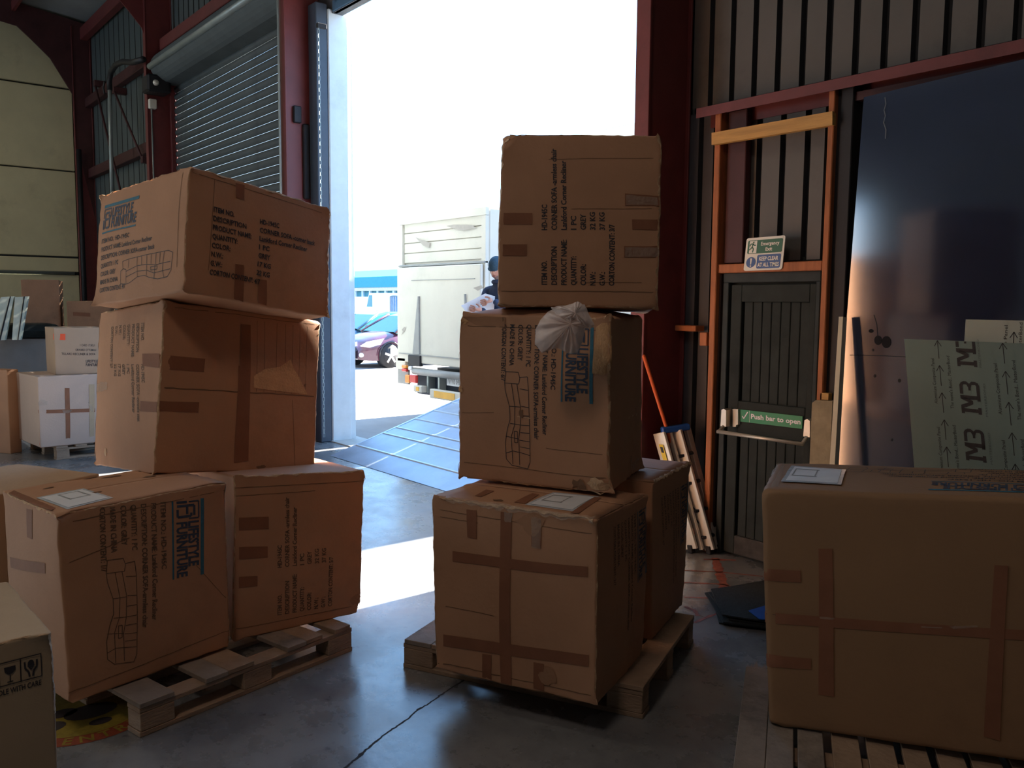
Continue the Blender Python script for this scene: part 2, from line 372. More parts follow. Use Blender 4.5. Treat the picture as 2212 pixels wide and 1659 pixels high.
class Carton:
    def __init__(s, name, label, corners, seed=0, bulge=(0.006, 0.006, 0.006), r=0.009, dent=0.004, group=None, m=None, cat='box', grid=14, wob=0.003, tb=0.0):
        s.tb = tb
        s.c = {k: np.array(v, float) for k, v in corners.items()}
        c = s.c; s.W = np.linalg.norm(c['RB']-c['NB']); s.D = np.linalg.norm(c['LB']-c['NB']); s.H = np.linalg.norm(c['NT']-c['NB'])
        s.seed = seed; s.bulge = bulge; s.r = r; s.dent = dent; s.wob = wob
        base = sum(c[k] for k in ('NB', 'RB', 'LB', 'KB'))/4
        e = c['RB']-c['NB']
        s.th = thing(name, label, cat, base, math.atan2(e[1], e[0]), group)
        s.m = m or card
        s.grid = grid
        s.body()
    def P(s, a, b, c, off=0.0):
        W, D, H, r = s.W, s.D, s.H, s.r
        q = [min(max(a, r), W-r), min(max(b, r), D-r), min(max(c, r), H-r)]
        n = np.array([a-q[0], b-q[1], c-q[2]]); L = np.linalg.norm(n)
        if L > 1e-9: n /= L; p = np.array(q)+n*(r+off)
        else: p = np.array([a, b, c])
        x, y, z = p[0]/W, p[1]/D, p[2]/H
        k = s.c
        ux, uy, uz = 2*x-1, 2*y-1, 2*z-1
        bl = s.bulge
        fx = (1-uy*uy)*(1-uz*uz); fy = (1-ux*ux)*(1-uz*uz); fz = (1-ux*ux)*(1-uy*uy)
        x += ux*bl[0]/W*fx; y += uy*bl[1]/D*fy; z += uz*bl[2]/H*fz
        if s.tb and uz > 0: z += s.tb/H*uz*(1-ux**4)*(1-uy**4)
        def bi(z_, t): return (k['N'+t]*(1-x)*(1-y)+k['R'+t]*x*(1-y)+k['L'+t]*(1-x)*y+k['K'+t]*x*y)*z_
        w_ = bi(1-z, 'B')+bi(z, 'T')
        # slow waviness and crushed corners
        sv = Vector((p[0]*3.1+s.seed*7.3, p[1]*3.1-s.seed*3.1, p[2]*3.1))
        w_ = w_+s.wob*np.array(noise.noise_vector(sv))
        cr_ = (abs(ux)*abs(uy)*abs(uz))**10
        if cr_ > 0.01:
            w_ = w_+cr_*s.dent*3*np.array(noise.noise_vector(Vector((p[0]*23+s.seed, p[1]*23, p[2]*23))))
        ed = max(abs(ux*uy), abs(uy*uz), abs(ux*uz))**14
        w_ = w_+ed*s.dent*0.5*np.array(noise.noise_vector(Vector((p[0]*31+s.seed, p[1]*31, p[2]*31))))
        return w_
    def F(s, face, u, v, off=0.0):
        """point on a face: front u runs N to R; side u runs L to N; top u N to R, v N to L; back face u L to K"""
        if face == 'front': return s.P(u, 0, v, off)
        if face == 'side': return s.P(0, s.D-u, v, off)
        if face == 'top': return s.P(u, v, s.H, off)
        if face == 'right': return s.P(s.W, u, v, off)
    def size(s, face): return {'front': (s.W, s.H), 'side': (s.D, s.H), 'top': (s.W, s.D), 'right': (s.D, s.H)}[face]
    def pix(s, face, px, py):
        U, V = s.size(face); u, v = U/2, V/2
        for _ in range(14):
            f0 = proj(s.F(face, u, v)); e = 0.004
            J = np.stack([(proj(s.F(face, u+e, v))-f0)/e, (proj(s.F(face, u, v+e))-f0)/e], 1)
            d = np.linalg.lstsq(J, np.array([px, py])-f0, rcond=None)[0]; d = np.clip(d, -0.3, 0.3)
            u += d[0]; v += d[1]
            u = min(max(u, -0.3*U), 1.3*U); v = min(max(v, -0.3*V), 1.3*V)
        return u, v
    def lines(s, n, L):
        r = s.r; t = [0, r*0.35, r*0.7, r, r*2.2]
        return t+[2.2*r+(L-4.4*r)*i/n for i in range(1, n)]+[L-x for x in t[::-1]]
    def body(s):
        mb = MB(); g = s.grid
        la, lb, lc = s.lines(g, s.W), s.lines(g, s.D), s.lines(g, s.H)
        def sheet(us, vs, fn, flip):
            k = []
            for u in us:
                for v in vs: k.append(s.P(*fn(u, v)))
            n = len(vs); fs = [(i*n+j, (i+1)*n+j, (i+1)*n+j+1, i*n+j+1) for i in range(len(us)-1) for j in range(n-1)]
            mb.add(k, [f[::-1] for f in fs] if flip else fs)
        sheet(la, lc, lambda u, v: (u, 0, v), False); sheet(la, lc, lambda u, v: (u, s.D, v), True)
        sheet(lb, lc, lambda u, v: (0, u, v), True); sheet(lb, lc, lambda u, v: (s.W, u, v), False)
        sheet(la, lb, lambda u, v: (u, v, s.H), False); sheet(la, lb, lambda u, v: (u, v, 0), True)
        mb.build('body', s.m, s.th, True)
    def patch(s, name, mt, face, u0, v0, u1, v1, off=0.0012, label=None, jag=0.0, nu=None, nv=None, frac=True):
        U, V = s.size(face)
        if frac: u0, u1, v0, v1 = u0*U, u1*U, v0*V, v1*V
        nu = nu or max(2, int(abs(u1-u0)/0.04)); nv = nv or max(2, int(abs(v1-v0)/0.04))
        rs = random.Random(int((u0+v0*3+u1*7)*1000)+s.seed); mb = MB(); vs = []
        for i in range(nu+1):
            for j in range(nv+1):
                a = u0+(u1-u0)*i/nu; b = v0+(v1-v0)*j/nv
                if jag and (i in (0, nu) or j in (0, nv)): a += rs.uniform(-jag, jag); b += rs.uniform(-jag, jag)
                vs.append(s.F(face, a, b, off))
        n = nv+1; fs = [(i*n+j, (i+1)*n+j, (i+1)*n+j+1, i*n+j+1) for i in range(nu) for j in range(nv)]
        if face == 'side': pass
        mb.add(vs, fs); return mb.build(name, mt, s.th, True, label)
    def quad_px(s, name, mt, face, px, off=0.002, n=8, label=None, jag=0.0, parent=None):
        uv = [s.pix(face, *p) for p in px]; vs = []; rs = random.Random(s.seed+int(px[0][0]))
        for i in range(n+1):
            for j in range(n+1):
                a, b = i/n, j/n
                u = (uv[0][0]*(1-a)+uv[1][0]*a)*(1-b)+(uv[3][0]*(1-a)+uv[2][0]*a)*b
                v = (uv[0][1]*(1-a)+uv[1][1]*a)*(1-b)+(uv[3][1]*(1-a)+uv[2][1]*a)*b
                if jag: u += rs.uniform(-jag, jag); v += rs.uniform(-jag, jag)
                vs.append(s.F(face, u, v, off))
        k = n+1
        return MB().add(vs, [(i*k+j, (i+1)*k+j, (i+1)*k+j+1, i*k+j+1) for i in range(n) for j in range(n)]).build(name, mt, parent or s.th, True, label)
    def poly_px(s, name, mt, face, px, off=0.002, label=None):
        uv = [s.pix(face, *p) for p in px]; cu_, cv_ = sum(a for a, b in uv)/len(uv), sum(b for a, b in uv)/len(uv)
        vs = [s.F(face, cu_, cv_, off)]; K = 3; n = len(uv)
        for q in range(1, K+1):
            for a, b in uv: vs.append(s.F(face, cu_+(a-cu_)*q/K, cv_+(b-cv_)*q/K, off))
        fs = [(0, 1+i, 1+(i+1) % n) for i in range(n)]
        for q in range(K-1): fs += [(1+q*n+i, 1+(q+1)*n+i, 1+(q+1)*n+(i+1) % n, 1+q*n+(i+1) % n) for i in range(n)]
        return MB().add(vs, fs).build(name, mt, s.th, True, label)
    def block(s, face, corr, items, off=0.0014, mats=None, soft=False):
        """corr: three ((px,py),(s,t)) pairs that fix where the print stands on the face"""
        A = []; B = []
        for (px, st) in corr: A.append([st[0], st[1], 1]); B.append(s.pix(face, *px))
        M = np.linalg.solve(np.array(A, float), np.array(B, float))
        U, V = s.size(face)
        for key, nm, m_ in (('k', 'printed_text', ink_soft if soft else ink), ('t', 'printed_bar', ink_teal), ('n', 'printed_lettering', ink_navy)):
            mb = MB()
            for it in items:
                if it[0] != key: continue
                pts = [np.array([x, y, 1])@M for x, y in it[1]]
                if any(not (-0.002 < a < U+0.002 and -0.002 < b < V+0.002) for a, b in pts):
                    pts = [(min(max(a, 0), U), min(max(b, 0), V)) for a, b in pts]
                mb.add([s.F(face, a, b, off) for a, b in pts], it[2])
            if mb.v: mb.build(nm, m_, s.th)
    def flaps(s, face='top', along=0, gap=0.004, t=0.004):
        """two closed flaps meeting in the middle of a face, each a thin sheet of board"""
        U, V = s.size(face)
        for h in (0, 1):
            mb = MB()
            if along == 0: u0, u1 = (0.004, U-0.004); v0, v1 = ((0.003, V/2-gap/2) if h == 0 else (V/2+gap/2, V-0.003))
            else: v0, v1 = (0.004, V-0.004); u0, u1 = ((0.003, U/2-gap/2) if h == 0 else (U/2+gap/2, U-0.003))
            n = 12
            top = []; bot = []
            for i in range(n+1):
                for j in range(n+1):
                    a = u0+(u1-u0)*i/n; b = v0+(v1-v0)*j/n
                    top.append(s.F(face, a, b, t)); bot.append(s.F(face, a, b, 0.0003))
            k = n+1; N = len(top); fs = [(i*k+j, (i+1)*k+j, (i+1)*k+j+1, i*k+j+1) for i in range(n) for j in range(n)]
            for i in range(n):
                fs += [(i*k, N+i*k, N+(i+1)*k, (i+1)*k), (i*k+n, (i+1)*k+n, N+(i+1)*k+n, N+i*k+n), (i, i+1, N+i+1, N+i), (n*k+i, N+n*k+i, N+n*k+i+1, n*k+i+1)]
            mb.add(top+bot, fs).build('flap', s.m, s.th, True)
    def creaseline(s, face, u0, v0, u1, v1, wd=0.003, m=None):
        U, V = s.size(face); a, b = np.array([u0*U, v0*V]), np.array([u1*U, v1*V]); d = b-a; L = np.linalg.norm(d); d /= L; nn = np.array([-d[1], d[0]])*wd/2
        n = max(2, int(L/0.03)); vs = []; rs = random.Random(int(L*1e4)+s.seed)
        for i in range(n+1):
            p = a+(b-a)*i/n+nn*rs.uniform(-.6, .6); vs += [s.F(face, *(p+nn), 0.001), s.F(face, *(p-nn), 0.001)]
        MB().add(vs, [(2*i, 2*i+1, 2*i+3, 2*i+2) for i in range(n)]).build('crease', m or crease, s.th)
    def edge_strip(s, kind, m, w_=0.012, off=0.0012, jag=0.006, f0=0.0, f1=1.0, name='worn_or_lit_edge'):
        """ragged strip along a box edge; kind names the edge"""
        rs = random.Random(s.seed+len(kind)); W, D, H = s.W, s.D, s.H
        E = {'front_top': lambda t: ((t*W, 0, H), (0, 0, -1), (0, 1, 0)), 'side_top': lambda t: ((0, t*D, H), (0, 0, -1), (1, 0, 0)),
             'near': lambda t: ((0, 0, t*H), (1, 0, 0), (0, 1, 0)), 'right': lambda t: ((W, 0, t*H), (-1, 0, 0), (0, 1, 0)), 'left': lambda t: ((0, D, t*H), (0, -1, 0), (1, 0, 0)),
             'side_bottom': lambda t: ((0, t*D, 0), (0, 0, 1), (1, 0, 0)), 'front_bottom': lambda t: ((t*W, 0, 0), (0, 0, 1), (0, 1, 0))}[kind]
        n = 40; vs = []
        for i in range(n+1):
            p, d1, d2 = [np.array(q, float) for q in E(f0+(f1-f0)*i/n)]
            a = p+d1*(w_*rs.uniform(.2, 1)+rs.uniform(0, jag)*.3); b = p+d2*(w_*rs.uniform(.2, 1))
            vs += [s.P(*a, off), s.P(*(p+d1*0.001), off), s.P(*(p+d2*0.001), off), s.P(*b, off)]
        fs = [(4*i+j, 4*i+j+1, 4*i+j+5, 4*i+j+4) for i in range(n) for j in range(3)]
        MB().add(vs, fs).build(name, m, s.th, True)
    def mark(s, face, u, v, r, m, n=14, name='tear', asp=1.0, off=0.0025):
        U, V = s.size(face); rs = random.Random(int(u*999+v*77)+s.seed); vs = [s.F(face, u*U, v*V, off)]
        for i in range(n):
            t = 2*math.pi*i/n; q = r*rs.uniform(.6, 1.2); vs.append(s.F(face, u*U+q*math.cos(t)*asp, v*V+q*math.sin(t), off))
        MB().add(vs, [(0, 1+i, 1+(i+1) % n) for i in range(n)]).build(name, m, s.th)
    def corr_lines(s): pass

def sheetpaper(ct, face, px, label):
    lb_ = ct.quad_px('shipping_label', label_film, face, px, 0.0055, 8, label)
    q = [np.array(p, float) for p in px]; c = sum(q)/4
    ins = [p+(c-p)*0.14 for p in q]
    ct.quad_px('label_sheet', paper, face, ins, 0.0068, 8, parent=lb_)
    # printed frame on the sheet (the small box of an address panel)
    L = lambda a, b: tuple(ins[0]*(1-a)*(1-b)+ins[1]*a*(1-b)+ins[2]*a*b+ins[3]*(1-a)*b)
    for u0, v0, u1, v1 in ((.35, .05, .40, .55), (.82, .05, .87, .55), (.35, .05, .87, .08), (.35, .5, .87, .53)):
        ct.quad_px('printed_frame', tgrey, face, [L(u0, v0), L(u1, v0), L(u1, v1), L(u0, v1)], 0.0074, 3, parent=lb_)

BX = {
    'A': {'NB': (-3.647, 0.702, 0.146), 'NT': (-3.650, 0.685, 0.915), 'RB': (-3.796, 1.408, 0.159), 'RT': (-3.792, 1.399, 0.932), 'LB': (-4.191, 0.589, 0.146), 'LT': (-4.187, 0.582, 0.926), 'KB': (-4.335, 1.299, 0.154), 'KT': (-4.332, 1.290, 0.930)},
    'B': {'NB': (-3.872, 1.450, 0.146), 'NT': (-3.863, 1.474, 0.936), 'RB': (-3.837, 2.108, 0.146), 'RT': (-3.824, 2.130, 0.891), 'LB': (-4.718, 1.503, 0.147), 'LT': (-4.715, 1.517, 0.850), 'KB': (-4.681, 2.162, 0.146), 'KT': (-4.677, 2.176, 0.850)},
    'C': {'NB': (-4.096, 1.181, 0.947), 'NT': (-4.152, 1.268, 1.747), 'RB': (-4.179, 2.030, 0.849), 'RT': (-4.246, 2.104, 1.649), 'LB': (-4.872, 1.097, 0.880), 'LT': (-4.936, 1.174, 1.680), 'KB': (-4.962, 1.941, 0.798), 'KT': (-5.026, 2.017, 1.598)},
    'D': {'NB': (-3.895, 1.269, 1.790), 'NT': (-3.950, 1.335, 2.352), 'RB': (-4.055, 2.056, 1.663), 'RT': (-4.115, 2.116, 2.229), 'LB': (-4.704, 1.091, 1.719), 'LT': (-4.756, 1.161, 2.279), 'KB': (-4.865, 1.877, 1.603), 'KT': (-4.921, 1.944, 2.177)},
    'E': {'NB': (-2.340, 2.337, 0.146), 'NT': (-2.342, 2.341, 0.910), 'RB': (-2.591, 2.906, 0.146), 'RT': (-2.596, 2.901, 0.885), 'LB': (-3.029, 2.036, 0.146), 'LT': (-3.045, 2.025, 0.915), 'KB': (-3.286, 2.597, 0.146), 'KT': (-3.290, 2.598, 0.901)},
    'F': {'NB': (-2.657, 3.025, 0.146), 'NT': (-2.666, 3.013, 0.915), 'RB': (-2.893, 3.541, 0.146), 'RT': (-2.881, 3.555, 0.916), 'LB': (-3.352, 2.725, 0.146), 'LT': (-3.352, 2.724, 0.915), 'KB': (-3.577, 3.254, 0.146), 'KT': (-3.577, 3.253, 0.915)},
    'G': {'NB': (-2.597, 2.654, 0.923), 'NT': (-2.595, 2.647, 1.687), 'RB': (-2.872, 3.160, 0.929), 'RT': (-2.871, 3.152, 1.690), 'LB': (-3.235, 2.304, 0.931), 'LT': (-3.227, 2.305, 1.698), 'KB': (-3.509, 2.811, 0.932), 'KT': (-3.503, 2.809, 1.697)},
    'H': {'NB': (-2.525, 2.864, 1.732), 'NT': (-2.528, 2.869, 2.474), 'RB': (-2.958, 3.276, 1.705), 'RT': (-2.954, 3.292, 2.464), 'LB': (-3.018, 2.356, 1.736), 'LT': (-3.012, 2.371, 2.481), 'KB': (-3.447, 2.773, 1.718), 'KT': (-3.443, 2.789, 2.477)},
    'I': {'NB': (-1.816, 2.752, 0.146), 'NT': (-1.866, 2.720, 1.063), 'RB': (-0.885, 3.262, 0.190), 'RT': (-0.934, 3.233, 1.118), 'LB': (-2.108, 3.264, 0.146), 'LT': (-2.147, 3.246, 1.064), 'KB': (-1.176, 3.776, 0.190), 'KT': (-1.214, 3.759, 1.113)},
    'J': {'NB': (-2.622, -0.248, 0.000), 'NT': (-2.622, -0.248, 0.812), 'RB': (-2.647, 0.472, 0.000), 'RT': (-2.647, 0.472, 0.812), 'LB': (-3.201, -0.268, 0.000), 'LT': (-3.201, -0.268, 0.812), 'KB': (-3.226, 0.452, 0.000), 'KT': (-3.226, 0.452, 0.812)},
}

# ================================================================== the setting
W0 = 4.95            # inner face line of the door wall (Y)
# floor: hall slab and the yard outside
fl = MB().box(-21.2, 3.2, -13, W0+0.45, -0.12, 0.0).build('floor', floorm); struct(fl)
yd = MB().box(-150, 60, W0+0.45, 130, -0.14, -0.02).build('yard_ground', asph); struct(yd)
# threshold strip under the door leaf
th_ = MB().box(-9.9, -4.3, W0-0.02, W0+0.42, 0.0, 0.012).build('trim_1', mat('threshold_concrete', (0.55, 0.55, 0.52), 0.8, var=0.1, scale=6, stain=0.2)); struct(th_)
# expansion joint crack, a ragged dark groove between the two pallets
mb = MB(); pts = [(700, 1700), (745, 1659), (770, 1638), (800, 1612), (830, 1586), (862, 1566), (888, 1547), (902, 1533), (925, 1521), (950, 1503), (985, 1480), (1040, 1448), (1120, 1400)]
rs = random.Random(3); P_ = [at(x, y, Z=0) for x, y in pts]
P2 = []
for a, b in zip(P_, P_[1:]):
    for k in range(7): P2.append(a+(b-a)*k/7+np.array([rs.uniform(-.003, .003), rs.uniform(-.003, .003), 0]))
vs = []
for i, p in enumerate(P2):
    wd = 0.0035+0.006*max(0, noise.noise(Vector((i*.23, 0, 0))))+(0.008 if i < 22 else 0.0)*abs(noise.noise(Vector((i*.6, 5, 0))))
    d = (P2[min(i+1, len(P2)-1)]-P2[max(i-1, 0)]); d /= np.linalg.norm(d); n_ = np.array([-d[1], d[0], 0])
    vs += [p+n_*wd+[0, 0, .0008], p-n_*wd+[0, 0, .0008]]
MB().add(vs, [(2*i, 2*i+1, 2*i+3, 2*i+2) for i in range(len(P2)-1)]).build('joint_crack', mat('joint_filler', (0.035, 0.033, 0.035), 0.9), fl)
# sprayed orange marking lines near the fire door
paint = mat('orange_marker_paint', (0.34, 0.10, 0.07), 0.7, var=0.5, scale=25, stain=0.5)
for pl_, wd in (([(1478, 1232), (1560, 1236), (1648, 1245)], .012), ([(1478, 1258), (1560, 1262), (1600, 1272), (1648, 1262)], .010), ([(1545, 1205), (1552, 1230), (1563, 1262), (1566, 1280)], .035), ([(1478, 1290), (1535, 1292)], .012),
                ([(1520, 1208), (1590, 1210)], .02), ([(1500, 1345), (1530, 1332), (1560, 1322), (1580, 1330)], .014), ([(1478, 1310), (1500, 1318), (1508, 1330)], .014)):
    Q = [at(x, y, Z=0.0012) for x, y in pl_]; R_ = []
    for a, b in zip(Q, Q[1:]):
        for k in range(8): R_.append(a+(b-a)*k/8)
    R_.append(Q[-1]); vs = []
    for i, p in enumerate(R_):
        d = R_[min(i+1, len(R_)-1)]-R_[max(i-1, 0)]; d /= np.linalg.norm(d); n_ = np.array([-d[1], d[0], 0])*wd*rs.uniform(.5, 1.1)
        vs += [p+n_, p-n_]
    MB().add(vs, [(2*i, 2*i+1, 2*i+3, 2*i+2) for i in range(len(R_)-1)]).build('marker_line', paint, fl)

# door wall: outer skin with the openings, then profiled sheets inside
wb = MB()
T0, T1 = W0+0.06, W0+0.20
for x0, x1, z0, z1 in ((-21.2, -15.28, 0, 9), (-15.28, -10.03, 5.35, 9), (-10.03, -9.73, 0, 9), (-9.73, -4.2, 5.2, 9), (-4.2, -3.80, 0, 9), (-3.80, -2.98, 2.03, 9), (-2.98, 3.2, 0, 9)):
    wb.box(x0, x1, T0, T1, z0, z1)
wall = struct(wb.build('wall_back', backing))
SHEETS = {}
def sheet_run(x0, x1, z0, z1, m=clad, pitch=0.18, y=W0):
    """trapezoid sheets, each one metre of flat pans with narrow deep channels"""
    n = 6; wsh = pitch*n; x = x0
    while x < x1-0.02:
        e = min(x+wsh, x1); pr = []; t = x
        while t < e-0.001:
            q = min(t+pitch, e)
            if q-t > 0.06: pr += [(t, y), (q-0.045, y), (q-0.036, y+0.04), (q-0.010, y+0.04), (q-0.001, y)]
            else: pr += [(t, y), (q, y)]
            t = q
        vs = [(a, b, z) for z in (z0, z1) for a, b in pr]; k = len(pr)
        fs = [(i, i+1, k+i+1, k+i) for i in range(k-1)]
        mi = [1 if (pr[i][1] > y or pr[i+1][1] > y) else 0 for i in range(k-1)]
        mb_ = MB(); mb_.v = vs; mb_.f = fs; mb_.m = mi
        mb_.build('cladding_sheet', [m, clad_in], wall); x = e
sheet_run(-4.08, 2.1, 3.14, 6.5); sheet_run(-3.84, -2.98, 2.04, 3.10); sheet_run(-4.15, -3.84, 0, 3.10, mat('dark_cladding', (0.07, 0.075, 0.09), 0.5)); sheet_run(-2.97, 2.1, 0.0, 3.1)
sheet_run(-20.7, -15.6, 0, 7.6, mat('green_grey_cladding', (0.09, 0.115, 0.12), 0.5, var=0.06), 0.36); sheet_run(-15.2, -10.1, 5.9, 7.6, MATS['green_grey_cladding'], 0.24)
sheet_run(-9.6, -4.3, 5.3, 7.6)
# other walls and the roof
wl = struct(MB().box(-21.3, -21.15, -13, W0+.2, 0, 9).build('wall_left', backing))
for z0, z1 in ((0.0, 2.29), (2.36, 2.66), (2.70, 4.54), (4.57, 6.3), (6.34, 7.9)):
    y = -12.9
    while y < W0-0.5:
        MB().box(-21.13, -21.03, y, min(y+5.9, W0-0.35), z0, z1, c=0.01).build('insulated_panel', cream, wl); y += 5.92
MB().cyl((-21.0, -6, 2.33), (-21.0, 4.5, 2.33), 0.035, 10).build('pipe', galv, wl, True)
struct(MB().box(3.1, 3.25, -13, W0+.2, 0, 9).build('wall_right', backing))
wr = MB()
for x0, x1, z0, z1 in ((-21.2, -18.5, 0, 9), (-18.5, -12.5, 4.8, 9), (-12.5, 3.2, 0, 9)): wr.box(x0, x1, -13.1, -12.95, z0, z1)
struct(wr.build('wall_front', backing))
ce = MB().prism([(W0+.2, 7.75), (-4, 8.7), (-13.1, 7.8), (-13.1, 7.95), (-4, 8.85), (W0+.2, 7.9)], 0, -21.3, 3.25).build('ceiling', roofm); struct(ce)
for y in (3.5, 2.0, 0.5, -1.0): MB().box(-21, 3, y-.03, y+.03, 7.75+(W0-y)*.105-.22, 7.75+(W0-y)*.105-.03).build('purlin', red, ce)

# portal frame columns (I sections) of red oxide steel
def ibeam(name, label, X0, X1, Y0, Y1, z0, z1, m=red, web_m=None):
    t = thing(name, label, 'column', ((X0+X1)/2, (Y0+Y1)/2, z0), 0, 'portal frame columns')
    MB().box(X0, X1, Y0, Y0+.018, z0, z1, c=.003).build('flange', m, t); MB().box(X0, X1, Y1-.018, Y1, z0, z1, c=.003).build('flange', m, t)
    xm = X1-0.035 if X1-X0 < .3 else (X0+X1)/2
    MB().box(xm-.006, xm+.006, Y0+.018, Y1-.018, z0, z1).build('web', web_m or m, t)
    MB().box(X0-.04, X1+.04, Y0-.04, Y1, z0, z0+.02, c=.004).build('base_plate', m, t)
    return t
c4 = ibeam('steel_column', 'dark red steel column at the right edge of the open doorway', -4.22, -4.09, 4.5, 4.945, 0, 7.6)
c3 = ibeam('steel_column', 'red steel column between the roller shutter and the open doorway', -10.05, -9.90, 4.5, 4.945, 0, 7.6)
MB().tube([(-10.0, 4.47, .4), (-10.0, 4.47, 7.4)], .016, 8).build('conduit', galv, c3, True)
MB().box(-9.93, -9.88, 4.6, 4.7, 3.9, 4.1, c=.01).build('bracket', dark, c3); MB().box(-9.93, -9.88, 4.72, 4.8, 3.0, 3.9, c=.02).build('cover_plate', dark, c3)
c2 = ibeam('steel_column', 'red steel column with switch gear left of the roller shutter', -15.46, -15.34, 4.5, 4.945, 0, 7.6)
hp2 = [at(x, y, X=-15.4) for x, y in ((320, 105), (306, 60), (282, 29), (258, 0), (235, -40), (340, -40))]
MB().prism([(p[1], p[2]) for p in hp2], 0, -15.41, -15.39).build('haunch', red, c2)
a = at(322, 215, X=-15.36); b = at(332, 237, X=-15.36)
MB().box(-15.36, -15.26, 4.52, 4.64, b[2], a[2], c=.01).build('socket_box', white, c2)
a = at(318, 168, X=-15.34); b = at(352, 210, X=-15.34)
MB().box(-15.34, -15.0, 4.42, 4.8, b[2], a[2], c=.03).build('motor_unit', dark, c2)
MB().sphere((-14.99, 4.55, (a[2]+b[2])/2), .05, 10, 6).build('indicator', alu, c2, True)
MB().tube([(-15.3, 4.56, b[2]-.2), (-15.3, 4.56, .3)], .014, 6).build('conduit', galv, c2, True)
c1 = ibeam('steel_column', 'red steel corner column with curved haunch beside the cream wall', -20.86, -20.78, 4.57, 4.945, 0, 7.6)
hp = [at(x, y, X=-20.82) for x, y in ((205, 470), (205, 60), (23, 0), (-60, -30), (-60, 25), (0, 45), (36, 56), (67, 85), (108, 126), (156, 203), (163, 300))]
MB().prism([(p[1], p[2]) for p in hp], 0, -20.84, -20.80).build('haunch', red_dk, c1)
p = at(100, 100, X=-20.82)
MB().tube([(-20.7, 4.62, .2), (-20.7, 4.62, 5.0)], .05, 8).build('conduit', dark, c1, True)
# eaves beam and side rails between the two left columns
er = struct(MB().box(-20.8, -15.4, 4.75, 4.9, 7.35, 7.6, c=.01).build('trim_2', red))
for n_, (px, py) in enumerate(((270, 170), (250, 354))):
    z = at(px, py, Y=4.9)[2]
    struct(MB().box(-20.8, -15.4, 4.80, 4.94, z-.1, z+.1, c=.01).build('trim_%d' % (3+n_), red_dk))
br = thing('bracing', 'crossed steel tie rods between the two left hand columns', 'brace', at(240, 300, Y=4.7))
for (x0, y0), (x1, y1) in (((205, 180), (262, 420)), ((246, 195), (308, 345))):
    MB().cyl(at(x0, y0, Y=4.72), at(x1, y1, Y=4.72), .022, 8).build('tie_rod', red_dk, br, True)
    for e in ((x0, y0), (x1, y1)):
        g = at(*e, Y=4.72); MB().box(g[0]-.06, g[0]+.06, 4.70, 4.945, g[2]-.06, g[2]+.06, c=.005).build('gusset_plate', red_dk, br)
pp = thing('vent_pipe', 'slim grey vertical pipe with black curved hose left of the shutter', 'pipe', at(240, 415, Y=4.4))
MB().cyl(at(237, 190, Y=4.4), at(243, 470, Y=4.4), .035, 10).build('pipe_run', galv, pp, True)
MB().tube([at(x, y, Y=4.4) for x, y in ((237, 195), (236, 175), (240, 155), (250, 140), (266, 133), (285, 135), (310, 128))], .05, 8).build('hose', black, pp, True)
MB().tube([at(x, y, Y=4.4) for x, y in ((226, 202), (223, 190), (226, 176))], .02, 6).build('hook', black, pp, True)

# roller shutter: slats, guides, hood
sh = thing('roller_shutter', 'closed grey roller shutter with horizontal slats in the back wall', 'shutter', (-12.65, 4.93, 0))
prof = [(0, 0), (-.012, .012), (-.028, .030), (-.036, .055), (-.030, .082), (-.014, .102), (0, .112), (.004, .118), (.004, 0)]
me0 = None
for k in range(46):
    z = .02+k*.119
    if me0 is None:
        o = MB().prism([(a, b) for a, b in prof], 0, -15.25, -10.08).build('slat', shut, sh); 
        me0 = o
        o.data.transform(Matrix.Translation((0, 0, 0)))
        o.location = (0, 4.955-4.93, z)
        o.data.transform(Matrix.Translation((0, 4.93, 0)))
        o.data.polygons.foreach_set('use_smooth', [True]*len(o.data.polygons))
    else:
        o = me0.copy(); COL.objects.link(o); o.parent = sh; o.location = (0, 4.955-4.93, z)
for x in (-15.32, -10.10): MB().box(x, x+.07, 4.86, 4.95, 0, 5.5, c=.006).build('guide', red, sh)
hd = [(4.93+.42*math.cos(t)*-1, 5.62+.30*math.sin(t)) for t in [math.radians(a) for a in range(-60, 91, 10)]]
MB().prism([(4.94, 5.35)]+hd+[(4.94, 5.92)], 0, -15.15, -10.1).build('hood', shut, sh)
MB().cyl((-15.15, 4.51, 5.60), (-10.1, 4.51, 5.60), .05, 12).build('barrel_tube', galv, sh, True)
struct(MB().box(-15.3, -10.0, 4.72, 4.94, 5.93, 6.12, c=.01).build('trim_5', red))

# left reveal of the doorway: dark channel and pale timber post
MB_ = struct(MB().box(-9.89, -9.68, 4.80, 4.95, 0, 5.3, c=.01).build('trim_6', mat('jamb_channel', (0.05, 0.07, 0.10), 0.5)))
struct(MB().box(-9.86, -9.67, 4.955, 5.22, 0, 5.25, c=.012).build('trim_7', whitep))
struct(MB().box(-9.87, -9.70, 5.20, 5.30, 0, 5.0, c=.01).build('trim_8', whitep))
# raised door leaf rolled up above the opening with its bottom bar
dr = MB().box(-9.66, -4.24, 5.00, 5.08, 5.2, 5.45, c=.02).build('door_1', mat('raised_door_blue', (0.10, 0.20, 0.32), 0.5)); struct(dr)
struct(MB().box(-4.24, -4.16, 4.955, 5.2, 0, 5.25, c=.01).build('trim_9', red_dk))
